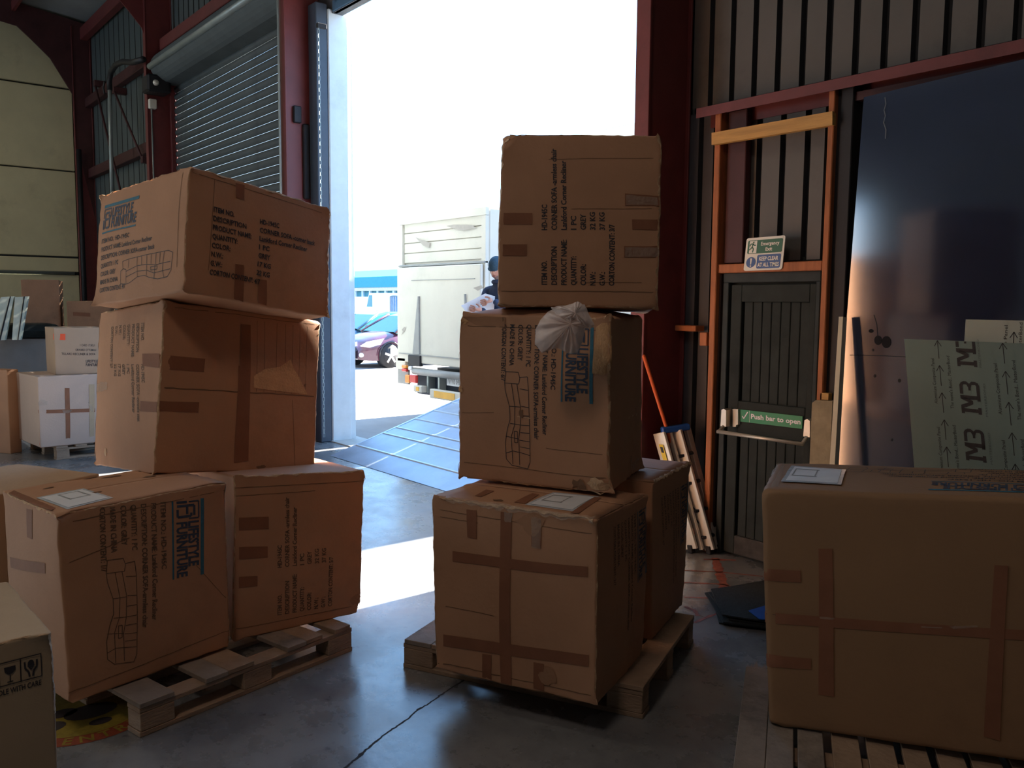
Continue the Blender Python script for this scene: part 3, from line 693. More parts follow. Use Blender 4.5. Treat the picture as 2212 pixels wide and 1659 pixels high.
# hanging chain beside the doorway
ch = thing('pull_chain', 'hanging loop of steel chain beside the left door jamb', 'chain', (-9.95, 4.42, .15))
A_ = at(688, 60, Y=4.42); B_ = at(700, 940, Y=4.42)
for k in range(110):
    t = k/109; p = Vector(A_+(B_-A_)*t); d = Vector((0, .009, 0)) if k % 2 else Vector((.009, 0, 0))
    MB().tube([p+Vector((0, 0, .022))+d, p-Vector((0, 0, .022))+d, p-Vector((0, 0, .022))-d, p+Vector((0, 0, .022))-d, p+Vector((0, 0, .022))+d], .0035, 4).build('link', galv, ch)
MB().box(A_[0]-.02, A_[0]+.02, 4.40, 4.51, A_[2]+.0, A_[2]+.05, c=.004).build('hook_bracket', dark, ch)

# purlin above the fire door
zp = float(at(1860, 158.5, Y=4.78)[2]); xp = float(at(1504, 240, Y=4.78)[0])
pu = MB().prism([(4.95, zp), (4.78, zp), (4.78, zp-.065), (4.785, zp-.065), (4.785, zp-.01), (4.94, zp-.01), (4.94, zp-.11), (4.95, zp-.11)], 0, xp, 2.0).build('trim_10', red); struct(pu)
MB().box(-2.92, 2, 4.86, 4.94, zp-.13, zp-.08).build('lower_lip', red_dk, pu)

# timber framing of the fire door bay
def post(x0, x1, y0, y1, z0, z1, m, n): return struct(MB().box(x0, x1, y0, y1, z0, z1, c=.005).build('trim_%d' % n, m))
Pl = at(1538, 480, Y=4.78); 
xa = lambda px, Y, py=480: float(at(px, py, Y=Y)[0])
post(xa(1538, 4.82), xa(1550.5, 4.82), 4.82, 4.94, 0, 3.05, redwood, 11)
post(xa(1566, 4.88), xa(1606, 4.88), 4.88, 4.945, 2.03, 3.05, red_dk, 12)
post(xa(1779, 4.80), xa(1792, 4.80), 4.80, 4.94, .95, 3.04, redwood, 13)
post(xa(1798, 4.84), xa(1832, 4.84), 4.84, 4.945, 0, 3.06, dark, 14)
post(xa(1548, 4.84), xa(1779, 4.84), 4.84, 4.94, 1.965, 2.025, redwood, 15)
post(xa(1552, 4.86), xa(1561, 4.86), 4.86, 4.945, 0, 1.96, mat('dark_timber', (0.05, 0.025, 0.02), 0.7), 21)
lt = [at(x, y, Y=4.78) for x, y in ((1537, 313), (1537, 287), (1798, 240), (1798, 270))]
struct(MB().prism([(p[0], p[2]) for p in lt], 1, 4.78, 4.82).build('trim_16', pine))
st = at(1480, 703, Y=4.85); en = at(1527, 717, Y=4.85)
struct(MB().box(-4.09, -3.9, 4.83, 4.93, en[2], st[2], c=.004).build('trim_17', redwood))
nb = at(1517, 718, Y=4.85); ne = at(1529, 747, Y=4.85)
struct(MB().box(nb[0], ne[0]+.01, 4.82, 4.93, ne[2], nb[2], c=.004).build('trim_18', redwood))
cb = [at(x, y, Y=4.80) for x, y in ((1757, 1000), (1758, 870), (1766, 864), (1802, 866), (1802, 1000))]
cw = at(1780, 1212, Y=4.8)
cb[0] = np.array([cb[1][0]+.0, 4.8, 0]); cb[-1] = np.array([cb[-2][0], 4.8, 0])
struct(MB().prism([(p[0], p[2]) for p in cb], 1, 4.78, 4.86).build('trim_19', cement))
pa = at(1776, 848, Y=4.82); pb = at(1793, 864, Y=4.82)
struct(MB().box(pa[0], pb[0], 4.80, 4.88, pb[2], pa[2]).build('trim_20', pine))

# the fire door
D0, D1 = xa(1562, 4.87, 620), xa(1772, 4.87, 620)
dm = MB()
dm.box(D0, D1, 4.93, 4.97, 0.0, 1.965); dm.box(-3.86, -2.9, 4.972, 5.10, 0.0, 2.06)
door = struct(dm.build('door_2', doorg))
MB().box(D0, D1, 4.87, 4.93, 1.90, 1.965, c=.004).build('door_frame_head', doorf, door)
MB().box(D0, D0+.045, 4.87, 4.93, 0, 1.90, c=.004).build('door_frame_post', doorf, door)
MB().box(D1-.03, D1, 4.87, 4.93, 0, 1.90, c=.004).build('door_frame_post', doorf, door)
l0, l1 = D0+.06, D1-.035
MB().box(l0, l0+.085, 4.885, 4.925, .02, 1.885, c=.004).build('stile', doorg, door); MB().box(l1-.045, l1, 4.885, 4.925, .02, 1.885, c=.004).build('stile', doorg, door)
MB().box(l0+.085, l1-.045, 4.885, 4.925, 1.77, 1.885, c=.004).build('rail', doorg, door)
za = at(1665, 880, Y=4.88)[2]; zb = at(1665, 945, Y=4.88)[2]
MB().box(l0+.085, l1-.045, 4.882, 4.925, zb, za+.02, c=.004).build('rail', doorg, door)
MB().box(l0+.085, l1-.045, 4.885, 4.925, .02, .15, c=.004).build('rail', mat('rusty_kickplate', (0.055, 0.048, 0.042), 0.8, var=0.4, scale=14, stain=0.5), door)
nbd = 7; bw_ = (l1-.045-l0-.085-.012)/nbd
for k in range(nbd):
    x = l0+.097+k*bw_; MB().box(x+.002, x+bw_-.002, 4.902, 4.925, .15, 1.77, c=.004).build('board', doorg, door)

# push bar with its housings, and the signs
pb_ = thing('push_bar', 'metal push bar exit device across the dark fire door', 'push bar', (-3.4, 4.85, .9))
def hous(px0, py0, px1, py1, Y=4.80):
    a = at(px0, py0, Y=Y); b = at(px1, py1, Y=Y); return a, b
bars = []
for (tx, ty), (bx, by), (ax, ay) in (((1567, 882), (1563, 920), (1556, 932)), ((1747, 904), (1741, 942), (1737, 960))):
    a = at(tx+4, ty, Y=4.84); b = at(bx+6, by, Y=4.84); e = at(ax, ay, Y=4.76)
    MB().prism([(a[0]-.022, b[2]), (a[0]-.018, a[2]-.01), (a[0], a[2]), (a[0]+.02, a[2]-.01), (a[0]+.024, b[2])], 1, 4.80, 4.88).build('housing', chrome, pb_)
    MB().beam((a[0], 4.82, b[2]+.01), (a[0], 4.755, e[2]), .022, .018, c=.004).build('lever_arm', chrome, pb_)
    bars.append((a[0], e[2]))
zb_ = (bars[0][1]+bars[1][1])/2
MB().cyl((bars[0][0]-.01, 4.752, zb_), (bars[1][0]+.01, 4.752, zb_), .0125, 16).build('bar', chrome, pb_, True)
def panel_geo(px, Y):
    return [at(x, y, Y=Y) for x, y in px]
def flat_sign(root, M, items, y, parent):
    pass
def on_plane(px, Y, items, mats, parent, names):
    """flat print: px are the four image corners (TL, TR, BR, BL) of a W x H layout, set on the plane Y"""
    TL, TR, BR, BL = [at(x, y, Y=Y) for x, y in px]
    for (kind, vs, fs, wh) in items:
        m_ = MB().add([TL*(1-a/wh[0])*(1-b/wh[1])+TR*(a/wh[0])*(1-b/wh[1])+BR*(a/wh[0])*(b/wh[1])+BL*(1-a/wh[0])*(b/wh[1])+np.array([0, {'0': 0, '1': -.0012, '2': -.0024}[kind[1]], 0]) for a, b in vs], fs)
        m_.build(names[kind[0]], mats[kind[0]], parent)
def ell(cx, cy, rx, ry, n=24): return [(cx+rx*math.cos(2*math.pi*i/n), cy+ry*math.sin(2*math.pi*i/n)) for i in range(n)], [tuple(range(n))]
def rrect(x0, y0, x1, y1, r):
    p = []
    for cx, cy, a0 in ((x1-r, y1-r, 0), (x0+r, y1-r, 90), (x0+r, y0+r, 180), (x1-r, y0+r, 270)):
        for k in range(5): t = math.radians(a0+k*22.5); p.append((cx+r*math.cos(t), cy+r*math.sin(t)))
    return p, [tuple(range(len(p)))]
# green "Push bar to open" strip
gs = tag(MB().prism([(p[0], p[2]) for p in [at(x, y, Y=4.872) for x, y in ((1598.5, 884.5), (1733.5, 899.5), (1732.5, 926.5), (1598.5, 910.5))]], 1, 4.872, 4.879).build('exit_sign', green), 'green strip reading Push bar to open on the fire door', 'sign')
WH = (10, 2)
on_plane(((1598.5, 884.5), (1733.5, 899.5), (1732.5, 926.5), (1598.5, 910.5)), 4.8705, [
    ('w0', *text2d('Push bar to open', 1.85, 1.30, .78, 7.9, .03), WH), ('w0', *line2d([(1.58, .05), (1.58, 1.95)], .035), WH), ('w0', *line2d([(.4, 1.05), (.62, 1.45), (1.3, .3)], .17), WH)], {'w': paper}, gs, {'w': 'printed_text'})
wp = MB().prism([(p[0], p[2]) for p in [at(x, y, Y=4.865) for x, y in ((1584, 883), (1596, 884), (1596, 917), (1592, 918), (1591, 922), (1584, 922))]], 1, 4.855, 4.88).build('latch_cover', white, pb_)
# emergency exit panel above the door
sg = thing('safety_sign', 'white panel with Emergency Exit and Keep Clear At All Times', 'sign', at(1650, 584, Y=4.83))
SP = ((1613, 515), (1697, 508), (1689, 582), (1606, 585.5))
TL, TR, BR, BL = [at(x, y, Y=4.83) for x, y in SP]
pv, pf = rrect(0, 0, 10, 9, .6); vv = [TL*(1-a/10)*(1-b/9)+TR*(a/10)*(1-b/9)+BR*(a/10)*(b/9)+BL*(1-a/10)*(b/9) for a, b in pv]; n = len(vv)
MB().add(vv+[v+np.array([0, .006, 0]) for v in vv], [tuple(range(n))[::-1], tuple(range(n, 2*n))]+[(i, (i+1) % n, n+(i+1) % n, n+i) for i in range(n)]).build('sign_plate', white, sg)
WH = (10, 9)
run = [[(1.95, 1.55), (1.75, 2.5), (2.15, 3.1), (1.95, 4.0)], [(1.75, 2.5), (1.35, 3.1), (.75, 3.35)], [(1.9, 1.6), (1.3, 1.75), (1.15, 2.3)], [(1.9, 1.65), (2.35, 2.15), (2.75, 2.0)]]
it = [('g0', *rrect(.5, .7, 9.5, 4.35, .4), WH), ('b0', *rrect(3.3, 4.75, 9.4, 8.5, .4), WH), ('b0', *ell(1.75, 6.7, 1.25, 1.45), WH), ('w1', *rect2d(1.0, .85, 2.95, 4.2), WH),
      ('w1', *text2d('Emergency', 4.0, 2.25, .95, 4.7, .02), WH), ('w1', *text2d('Exit', 5.3, 3.75, .95, 1.7, .02), WH), ('w1', *text2d('KEEP CLEAR', 3.9, 6.35, 1.05, 4.9, .03), WH), ('w1', *text2d('AT ALL TIMES', 3.6, 8.0, 1.05, 5.5, .03), WH),
      ('w1', [(1.55, 5.6), (2.0, 5.6), (1.88, 7.3), (1.68, 7.3)], [(0, 1, 2, 3)], WH), ('w1', *ell(1.77, 7.72, .2, .22, 10), WH), ('g2', *ell(2.05, 1.25, .2, .25, 10), WH)]
it += [('g2', *line2d(q, .28), WH) for q in run]
on_plane(SP, 4.8285, it, {'g': green_dk, 'b': bluesg, 'w': white}, sg, {'g': 'green_field', 'b': 'blue_field', 'w': 'printed_text'})

# ================================================================== pallets
def pallet(name, label, O, ex, ey, L, Wd, boards, ndir_blocks=(0, .43, .86), m=pal, h=.144, lower=True, mg=None, group=None):
    """O: corner on the floor; ex along the stringers (length L), ey along the deck boards (length Wd); boards: (x0, x1, overhang) in metres"""
    ang = math.atan2(ex[1], ex[0]); t = thing(name, label, 'pallet', (O[0], O[1], 0), 0, 'wooden pallets under the cartons')
    M = Matrix(((ex[0], ey[0], 0, O[0]), (ex[1], ey[1], 0, O[1]), (0, 0, 1, 0), (0, 0, 0, 1)))
    rs = random.Random(int(L*1000)+int(abs(O[0])*100))
    for (x0, x1) in boards:
        dz = rs.uniform(-.001, .001); MB().box(x0, x1, rs.uniform(-.004, .004), Wd+rs.uniform(-.006, .004), h-.022+dz, h+dz, M, c=.0025).build('deck_board', rs.choice([m, m, mg or pal_grey]), t)
    for y0 in (0.005, Wd/2-.05, Wd-.105):
        MB().box(0.002, L-.002, y0, y0+.1, h-.044, h-.0225, M, c=.0025).build('stringer_board', m, t)
        for f in ndir_blocks:
            x0 = f*L; MB().box(x0+.004, x0+.14*L-.004 if x0+.14*L < L else L-.004, y0, y0+.1, .0225, h-.0445, M, c=.003).build('block', m, t)
        if lower: MB().box(0.0, L, y0, y0+.1, 0.0, .022, M, c=.0025).build('bottom_board', m, t)
    return t, M
def unit(a, b): d = np.array(b[:2])-np.array(a[:2]); L = np.linalg.norm(d); return d/L, L
# left pallet
A0 = np.array([-3.48, .92]); ex, L = unit(A0, (-3.73, 2.0)); ey = np.array([-ex[1], ex[0]])
pallet('pallet', 'worn wooden pallet under the left carton stack, loose boards showing in front', A0, ex, ey, L+.01, 1.0,
       ((0, .15), (.295, .405), (.407, .54), (.72, .83), (.832, .93), (1.0, 1.10)), m=pal)
A1 = np.array([-2.34, 2.62]); ex, L = unit(A1, (-3.41, 2.10)); ey = np.array([ex[1], -ex[0]])
pallet('pallet', 'wooden pallet under the middle carton stack, one wide board showing at right', A1, ex, ey, L, .93,
       ((0, .13), (.24, .36), (.47, .59), (.70, .82), (.90, 1.03), (1.034, 1.18)))
A2 = np.array([-2.2, 3.14]); ey, _ = unit(A2, (-1.72, 2.40)); ex = np.array([-ey[1], ey[0]])
A2 = A2-ex*.0
t3, M3 = pallet('pallet', 'splintered wooden pallet under the long dark carton at lower right', A2, ex, ey, 1.3, 1.35,
       ((.0, .105), (.107, .20), (.215, .305), (.335, .43), (.455, .55), (.575, .66), (.69, .78), (.80, .90), (.93, 1.03), (1.06, 1.15), (1.19, 1.29)), m=pal)
mb = MB()
for k in range(7):
    x = .005+k*.012; mb.prism([(x, -.005), (x+.012, -.005), (x+.006*(k % 3), -.03-.02*(k % 4))], 2, .124, .142, M3)
mb.build('splinters', pal_grey, t3)

# ================================================================== the big cartons
def C_(k, name, label, **kw): return Carton(name, label, BX[k], group='large cartons on and beside the pallets', **kw)
cA = C_('A', 'carton', 'large brown carton with a white label on top, bottom left of left stack', seed=1, bulge=(.012, .015, .01), dent=.012)
cA.flaps('top', 0)
cA.block('front', (((440, 1076), (0, 0)), ((440, 1240), (8.3, 0)), ((374, 1252), (8.3, 3.5))), layout_full('armless chair', '1/7'), soft=True)
sheetpaper(cA, 'top', ((77.7, 1078), (180, 1057.7), (245.5, 1078), (145, 1102.7)), 'white address sheet in a clear sleeve')
cA.quad_px('tape', tape, 'side', ((22, 1203), (98, 1216), (98, 1239), (24, 1226)), .0015, 6)
cA.quad_px('tape', tape, 'side', ((58, 1098), (70, 1102), (70, 1165), (59, 1160)), .0015, 6)
cA.quad_px('tape', tape, 'top', ((20, 1068), (30, 1062), (120, 1100), (112, 1106)), .006, 8)
cA.edge_strip('side_top', card_edge, .010); cA.edge_strip('front_top', card_edge, .006); cA.edge_strip('right', card_edge, .008)
cA.edge_strip('left', card_edge, .008)
for u, v, r in ((.30, .35, .02), (.75, .6, .015), (.6, .85, .02), (.85, .9, .02), (.2, .8, .012), (.5, .95, .015)): cA.mark('top', u, v, r, crease, asp=2.2, off=.0062, name='scuff')
cA.creaseline('front', .05, .74, .38, .80); cA.creaseline('front', .02, .95, .99, .95); cA.creaseline('front', .0, .06, .99, .10); cA.creaseline('front', .78, .55, .98, .30)

cB = C_('B', 'carton', 'brown carton with upright item list, bottom right of left stack', seed=2, bulge=(.01, .01, .006), dent=.012)
cB.block('front', (((608.4, 1327.8), (0, 0)), ((608.4, 1225.5), (5.7, 0)), ((716.9, 1309), (0, 7))), layout_details('32', '37', '5/7', 'armless chair'), soft=True)
for y0, y1, x1 in ((1118, 1146, 580), (1182, 1208, 578), (1246, 1270, 556)): cB.quad_px('tape', tape, 'front', ((516, y0), (x1, y0-2), (x1, y1-4), (516, y1)), .0015, 5)
cB.edge_strip('front_top', card_edge, .009); cB.edge_strip('right', card_edge, .008); cB.edge_strip('near', card_edge, .006)
cB.creaseline('front', 0, .93, 1, .93); cB.creaseline('front', 0, .88, .6, .885); cB.creaseline('front', .02, .07, .97, .06)
cB.mark('front', .97, .10, .035, card_dark, name='crushed_corner')

cC = C_('C', 'carton', 'brown carton with a torn ply patch, middle of left stack', seed=3, bulge=(.012, .012, .006), dent=.012, wob=.005)
cC.block('side', (((305.8, 698), (0, 0)), ((305.8, 805), (6.9, 0)), ((241, 706), (0, 7))), layout_details('17', '22', '2/7', 'console seat'), soft=True)
cC.creaseline('front', 0, .50, 1, .49, .006); cC.creaseline('front', .03, .97, 1, .97)
for q in (.57, .62, .70, .76, .81, .86, .91): cC.creaseline('front', q, .5, q-.003, .95, .0025)
cC.creaseline('front', .86, .02, .82, .46)
cC.quad_px('tape', tape, 'front', ((515, 790), (540, 790), (536, 995), (505, 1000)), .0022, 8)
cC.quad_px('tape', tape, 'front', ((520, 700), (541, 702), (540, 832), (516, 830)), .0022, 8)
cC.quad_px('tape', tape, 'front', ((345, 764), (443, 775), (440, 803), (345, 797)), .0018, 6); cC.quad_px('tape', tape, 'front', ((345, 866), (430, 869), (428, 891), (345, 889)), .0018, 6)
cC.quad_px('tape', tape, 'side', ((308, 764), (345, 764), (344, 794), (309, 790)), .0018, 6); cC.quad_px('tape', tape, 'side', ((304, 866), (340, 868), (339, 890), (303, 888)), .0018, 6)
cC.poly_px('torn_patch', torn, 'front', ((548, 812), (572, 797), (605, 792), (628, 776), (633, 795), (646, 815), (655, 835), (664, 852), (610, 846), (548, 838)), .0024, 'pale patch where the outer ply has torn away')
cC.quad_px('tape', film, 'side', ((211, 828), (233, 825), (232, 842), (210, 848)), .003, 6, jag=.004, label='shiny crumpled clear tape')
cC.edge_strip('near', card_edge, .008); cC.edge_strip('left', card_edge, .006); cC.edge_strip('side_top', card_edge, .008); cC.edge_strip('right', card_edge, .008)
cC.mark('front', .63, .02, .022, crease, asp=1.2); cC.mark('front', .905, .56, .008, crease)
cC.mark('side', .22, .09, .02, card_edge)

cD = C_('D', 'carton', 'wide brown carton with large item list, top of left stack', seed=4, bulge=(.02, .02, .006), dent=.014, wob=.006)
cD.block('side', (((227.3, 444.4), (0, 0)), ((301.9, 422), (8.3, 0)), ((215.6, 633), (0, 10.75))), layout_full('corner back', '4/7'))
cD.block('front', (((460.3, 456.9), (0, 0)), ((560.5, 483), (5.7, 0)), ((451.5, 592.4), (0, 7))), layout_details('17', '22', '4/7', 'corner back'), off=.0034)
for px in (((508, 395), (528, 400), (527, 432), (509, 427)), ((508, 570), (526, 573), (525, 652), (505, 646)), ((557, 603), (576, 606), (575, 660), (557, 655))): cD.quad_px('tape', tape, 'front', px, .0022, 6)
cD.edge_strip('front_top', card_edge, .010); cD.edge_strip('right', mat('frayed_edge', (0.8, 0.7, 0.6), 0.8), .016); cD.edge_strip('left', card_edge, .008); cD.edge_strip('side_top', card_edge, .006); cD.edge_strip('near', card_edge, .004)
cD.creaseline('front', .16, .95, .14, .2, .0025); cD.creaseline('side', .93, .97, .93, .2, .003)
cD.creaseline('front', .02, .95, .99, .94, .003)

cE = C_('E', 'carton', 'large brown carton with crossed tapes at the front of the middle pallet', seed=5, bulge=(.012, .015, .006), dent=.012, wob=.005)
cE.flaps('top', 1)
cE.quad_px('tape', tape, 'side', ((978, 1190), (1270, 1224), (1270, 1246), (978, 1212)), .0022, 12); cE.quad_px('tape', tape, 'side', ((1082, 1105), (1106, 1108), (1105, 1480), (1082, 1474)), .0026, 12)
cE.quad_px('tape', tape, 'side', ((958, 1370), (1272, 1415), (1272, 1440), (958, 1395)), .0022, 12)
for px in (((1148, 1115), (1170, 1118), (1169, 1185), (1148, 1180)), ((1008, 1100), (1030, 1102), (1030, 1165), (1010, 1160)), ((1042, 1412), (1062, 1415), (1062, 1468), (1042, 1463)), ((1153, 1430), (1175, 1434), (1175, 1492), (1153, 1487))):
    cE.quad_px('tape', tape, 'side', px, .002, 6)
cE.quad_px('tape', film, 'side', ((1149, 1116), (1170, 1119), (1168, 1186), (1150, 1182)), .0045, 8, jag=.002, label='shiny crumpled clear tape'); cE.quad_px('tape', film, 'side', ((1090, 1105), (1108, 1107), (1104, 1128), (1090, 1126)), .0045, 8, jag=.002)
cE.edge_strip('side_top', film, .02, off=.007, f0=.02, f1=.92, name='clear_edge_tape'); cE.edge_strip('side_top', card_edge, .008, off=.005, f0=.02, f1=.95)
cE.edge_strip('near', card_edge, .005); cE.edge_strip('left', card_edge, .006); cE.edge_strip('side_bottom', card_edge, .004)
sheetpaper(cE, 'top', ((1134, 1092.7), (1195.7, 1066), (1294.7, 1075.5), (1238.6, 1107.6)), 'white address sheet in a clear sleeve')
cE.quad_px('tape', tape, 'top', ((1110, 1088), (1150, 1068), (1165, 1071), (1135, 1091)), .006, 6); cE.quad_px('tape', tape, 'top', ((1025, 1074), (1050, 1060), (1068, 1063), (1040, 1076)), .006, 6)
cE.quad_px('tape', tape, 'top', ((1230, 1112), (1285, 1076), (1300, 1078), (1250, 1112)), .006, 6)
cE.mark('top', .10, .62, .022, crease, asp=.7, off=.0064); cE.mark('side', .62, .93, .05, card_dark, asp=1.3, name='stain'); cE.mark('side', .72, .1, .04, card_dark, name='stain')
cE.block('front', (((1396, 1092), (0, 0)), ((1396, 1236), (8.3, 0)), ((1326.5, 1138), (0, 10.6))), layout_full('armless chair', '2/7', False), soft=True)
cE.creaseline('side', .0, .93, 1, .92, .003); cE.creaseline('side', 0, .89, .3, .89, .003); cE.creaseline('side', .02, .045, .99, .05, .004); cE.creaseline('side', .08, .38, .4, .38, .003)

cF = C_('F', 'carton', 'brown carton at the rear of the middle pallet, pale lit top', seed=6, bulge=(.01, .012, .006), dent=.012)
cF.flaps('top', 1)
cF.edge_strip('front_top', card_edge, .010, off=.005); cF.edge_strip('right', card_edge, .006)
cF.block('front', (((1486, 1040), (0, 0)), ((1484, 1165), (8.3, 0)), ((1428, 1075), (0, 10.6))), layout_full('armless chair', '6/7', False), soft=True)

cG = C_('G', 'carton', 'brown carton with sofa drawing and torn corner, middle of centre stack', seed=7, bulge=(.01, .012, .006), dent=.02, wob=.005, tb=.03)
cG.block('side', (((1283, 707), (0, 0)), ((1281, 873), (8.3, 0)), ((1213, 868), (8.3, 3.5))), layout_full('armless chair', '6/7'))
cG.poly_px('torn_patch', torn, 'side', ((1288, 706), (1300, 698), (1322, 700), (1323, 760), (1317, 800), (1305, 810), (1280, 806), (1281, 780)), .004, 'pale torn strip beside the printed blue bar')
cG.quad_px('tape', card_dark, 'side', ((994, 682), (1092, 684), (1090, 706), (995, 704)), .0022, 6); cG.creaseline('side', .30, .99, .30, .84, .006); cG.creaseline('side', .01, .93, .99, .93, .004)
cG.mark('side', .435, .425, .022, crease, asp=.6); cG.creaseline('side', .41, .405, .5, .40, .003, card_edge)
cG.mark('side', .81, .03, .03, crease, asp=1.2, name='tear'); cG.mark('side', .93, .05, .03, card_edge, asp=1.6)
cG.mark('side', .035, .955, .018, torn, name='tear'); cG.mark('side', .01, .55, .012, torn); cG.mark('side', .02, .53, .008, torn)
cG.creaseline('side', 0, .10, 1, .085, .003); cG.creaseline('side', .6, .23, 1, .22, .003); cG.creaseline('side', 0, .40, .25, .42, .002)
cG.edge_strip('near', card_edge, .010, jag=.01); cG.edge_strip('side_bottom', card_edge, .007); cG.edge_strip('left', card_edge, .005); cG.edge_strip('side_top', card_edge, .010, f0=0, f1=.3)
for x in (1362, 1374, 1383): cG.quad_px('tape', film, 'front', ((x, 985), (x+2, 985), (x+2, 1022), (x, 1024)), .003, 2)
for x, y in ((1358, 902), (1366, 898), (1374, 895)): cG.mark('front', *(np.array(cG.pix('front', x, y))/np.array(cG.size('front'))), .008, card_edge, name='scuff')

cH = C_('H', 'carton', 'brown carton with upright item list, top of centre stack in the doorway', seed=8, bulge=(.012, .012, .006), dent=.014, wob=.006)
cH.block('side', (((1181.8, 615), (0, 0)), ((1181.8, 497), (5.7, 0)), ((1326.5, 617), (0, 7))), layout_details('32', '37', '3/7', 'armless chair'))
for px in (((1350, 418), (1424, 424), (1424, 446), (1350, 444)), ((1365, 474), (1424, 474), (1424, 497), (1366, 496)), ((1348, 532), (1424, 532), (1424, 556), (1348, 556)), ((1086, 528), (1138, 528), (1138, 553), (1086, 553)), ((1088, 460), (1150, 460), (1150, 485), (1088, 485))):
    cH.quad_px('tape', tape, 'side', px, .002, 6)
cH.quad_px('tape', film, 'side', ((1350, 534), (1422, 534), (1422, 553), (1350, 555)), .0036, 8, jag=.0015)
cH.quad_px('tape', film, 'side', ((1352, 421), (1420, 427), (1420, 444), (1352, 442)), .0036, 8, jag=.0015)
cH.edge_strip('near', card_edge, .014, jag=.012); cH.edge_strip('side_bottom', card_edge, .007); cH.edge_strip('left', mat('lit_edge', (0.7, 0.5, 0.35), 0.8), .008); cH.edge_strip('side_top', card_edge, .004)  # left edge strip: paler colour stands in for the lit side
cH.creaseline('side', 0, .09, 1, .095, .004); cH.creaseline('side', .55, .145, .9, .15, .002); cH.creaseline('side', .3, .86, 1, .87, .002); cH.creaseline('side', .45, .575, .95, .58, .002)

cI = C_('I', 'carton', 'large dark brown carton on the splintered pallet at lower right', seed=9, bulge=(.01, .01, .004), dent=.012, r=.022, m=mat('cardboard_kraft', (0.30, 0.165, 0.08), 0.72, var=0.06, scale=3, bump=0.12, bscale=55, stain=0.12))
sheetpaper(cI, 'top', ((1686.5, 1043), (1709.7, 1008), (1827.7, 1017), (1817, 1050)), 'white address sheet in a clear sleeve')
cI.block('top', (((2246, 1066), (0, 0)), ((2005, 1059), (8.3, 0)), ((2235, 1017), (0, 10.6))), layout_full('armless chair', '3/7'))
for px in (((1768, 1185), (1798, 1185), (1802, 1505), (1768, 1500)), ((1652, 1228), (1729, 1232), (1730, 1258), (1652, 1254)), ((1656, 1412), (1752, 1422), (1752, 1446), (1656, 1436)), ((1652, 1322), (2235, 1362), (2235, 1384), (1652, 1344)), ((2148, 1220), (2178, 1222), (2160, 1600), (2125, 1590))):
    cI.quad_px('tape', tape, 'front', px, .0022+.0004*(px[0][0] > 2000), 10)
cI.creaseline('front', 0, .475, 1, .48, .004); cI.creaseline('front', .82, .96, .80, .02, .003)
for px in (((1770, 1331), (1805, 1334), (1800, 1338), (1772, 1336)), ((2050, 1352), (2110, 1350), (2112, 1354), (2060, 1358)), ((1990, 1352), (2035, 1354), (2035, 1357), (1990, 1355))): cI.quad_px('tape_fold', film, 'front', px, .0042, 3)
cI.edge_strip('side_top', film, .02, off=.004, f0=.5, f1=1, name='clear_edge_tape')
cI.quad_px('tape', film, 'top', ((1665, 1052), (1690, 1000), (1700, 1001), (1680, 1053)), .003, 6)

cJ = C_('J', 'carton', 'tan carton with fragile symbols in the near left corner', seed=10, bulge=(.004, .004, .004), dent=.008, m=card_tan)
def symbols():
    L = []
    for k in range(1, 4): L += [('k', *line2d([(k, 0), (k+1, 0), (k+1, 1), (k, 1), (k, 0)], .045))]
    g = 2.5
    L += [('k', [(g-.27, .22), (g+.27, .22), (g+.25, .42), (g+.1, .55), (g-.1, .55), (g-.25, .42)], [(0, 1, 2, 3, 4, 5)]), ('k', *rect2d(g-.025, .5, g+.025, .88, 2)), ('k', *rect2d(g-.14, .86, g+.14, .91, 2))]
    g = 3.5
    L += [('k', *ell(g, .33, .16, .17, 14)), ('k', *line2d([(g-.3, .2), (g-.28, .5), (g-.12, .68), (g-.08, .9)], .09)), ('k', *line2d([(g+.3, .2), (g+.28, .5), (g+.12, .68), (g+.08, .9)], .09)), ('k', *line2d([(g-.16, .38), (g, .6), (g+.16, .38)], .06))]
    g = 1.5
    L += [('k', *line2d([(g-.2, .85), (g-.2, .25)], .06)), ('k', *line2d([(g+.2, .85), (g+.2, .25)], .06))]
    L += [('k', *text2d('HANDLE WITH CARE', 1.35, 1.40, .24, 2.62, .02))]
    return L
cJ.block('front', (((88, 1411.4), (4, 0)), ((43.4, 1422.8), (3, 0)), ((90.2, 1459.3), (4, 1))), symbols())
cJ.edge_strip('front_top', card_edge, .006); cJ.edge_strip('right', mat('frayed_edge', (0.8, 0.7, 0.6), 0.8), .006, f0=.7, f1=1)
cJ.mark('front', .93, .5, .012, card_edge)

# carton behind the left stack, seen as a sliver at the frame edge
o_ = np.array([-4.25, .55]); uu = np.array([-.45, .893]); vv_ = np.array([-.893, -.45])
cn = {}
for n_, a, b in (('N', 0, 0), ('R', .55, 0), ('L', 0, .6), ('K', .55, .6)):
    for t_, z in (('B', 0.147), ('T', .90)):
        q = o_+uu*a+vv_*b; cn[n_+t_] = (q[0], q[1], z)
cP = Carton('carton', 'carton mostly hidden behind the left stack at the frame edge', cn, seed=12, m=card_pale, group='large cartons on and beside the pallets')

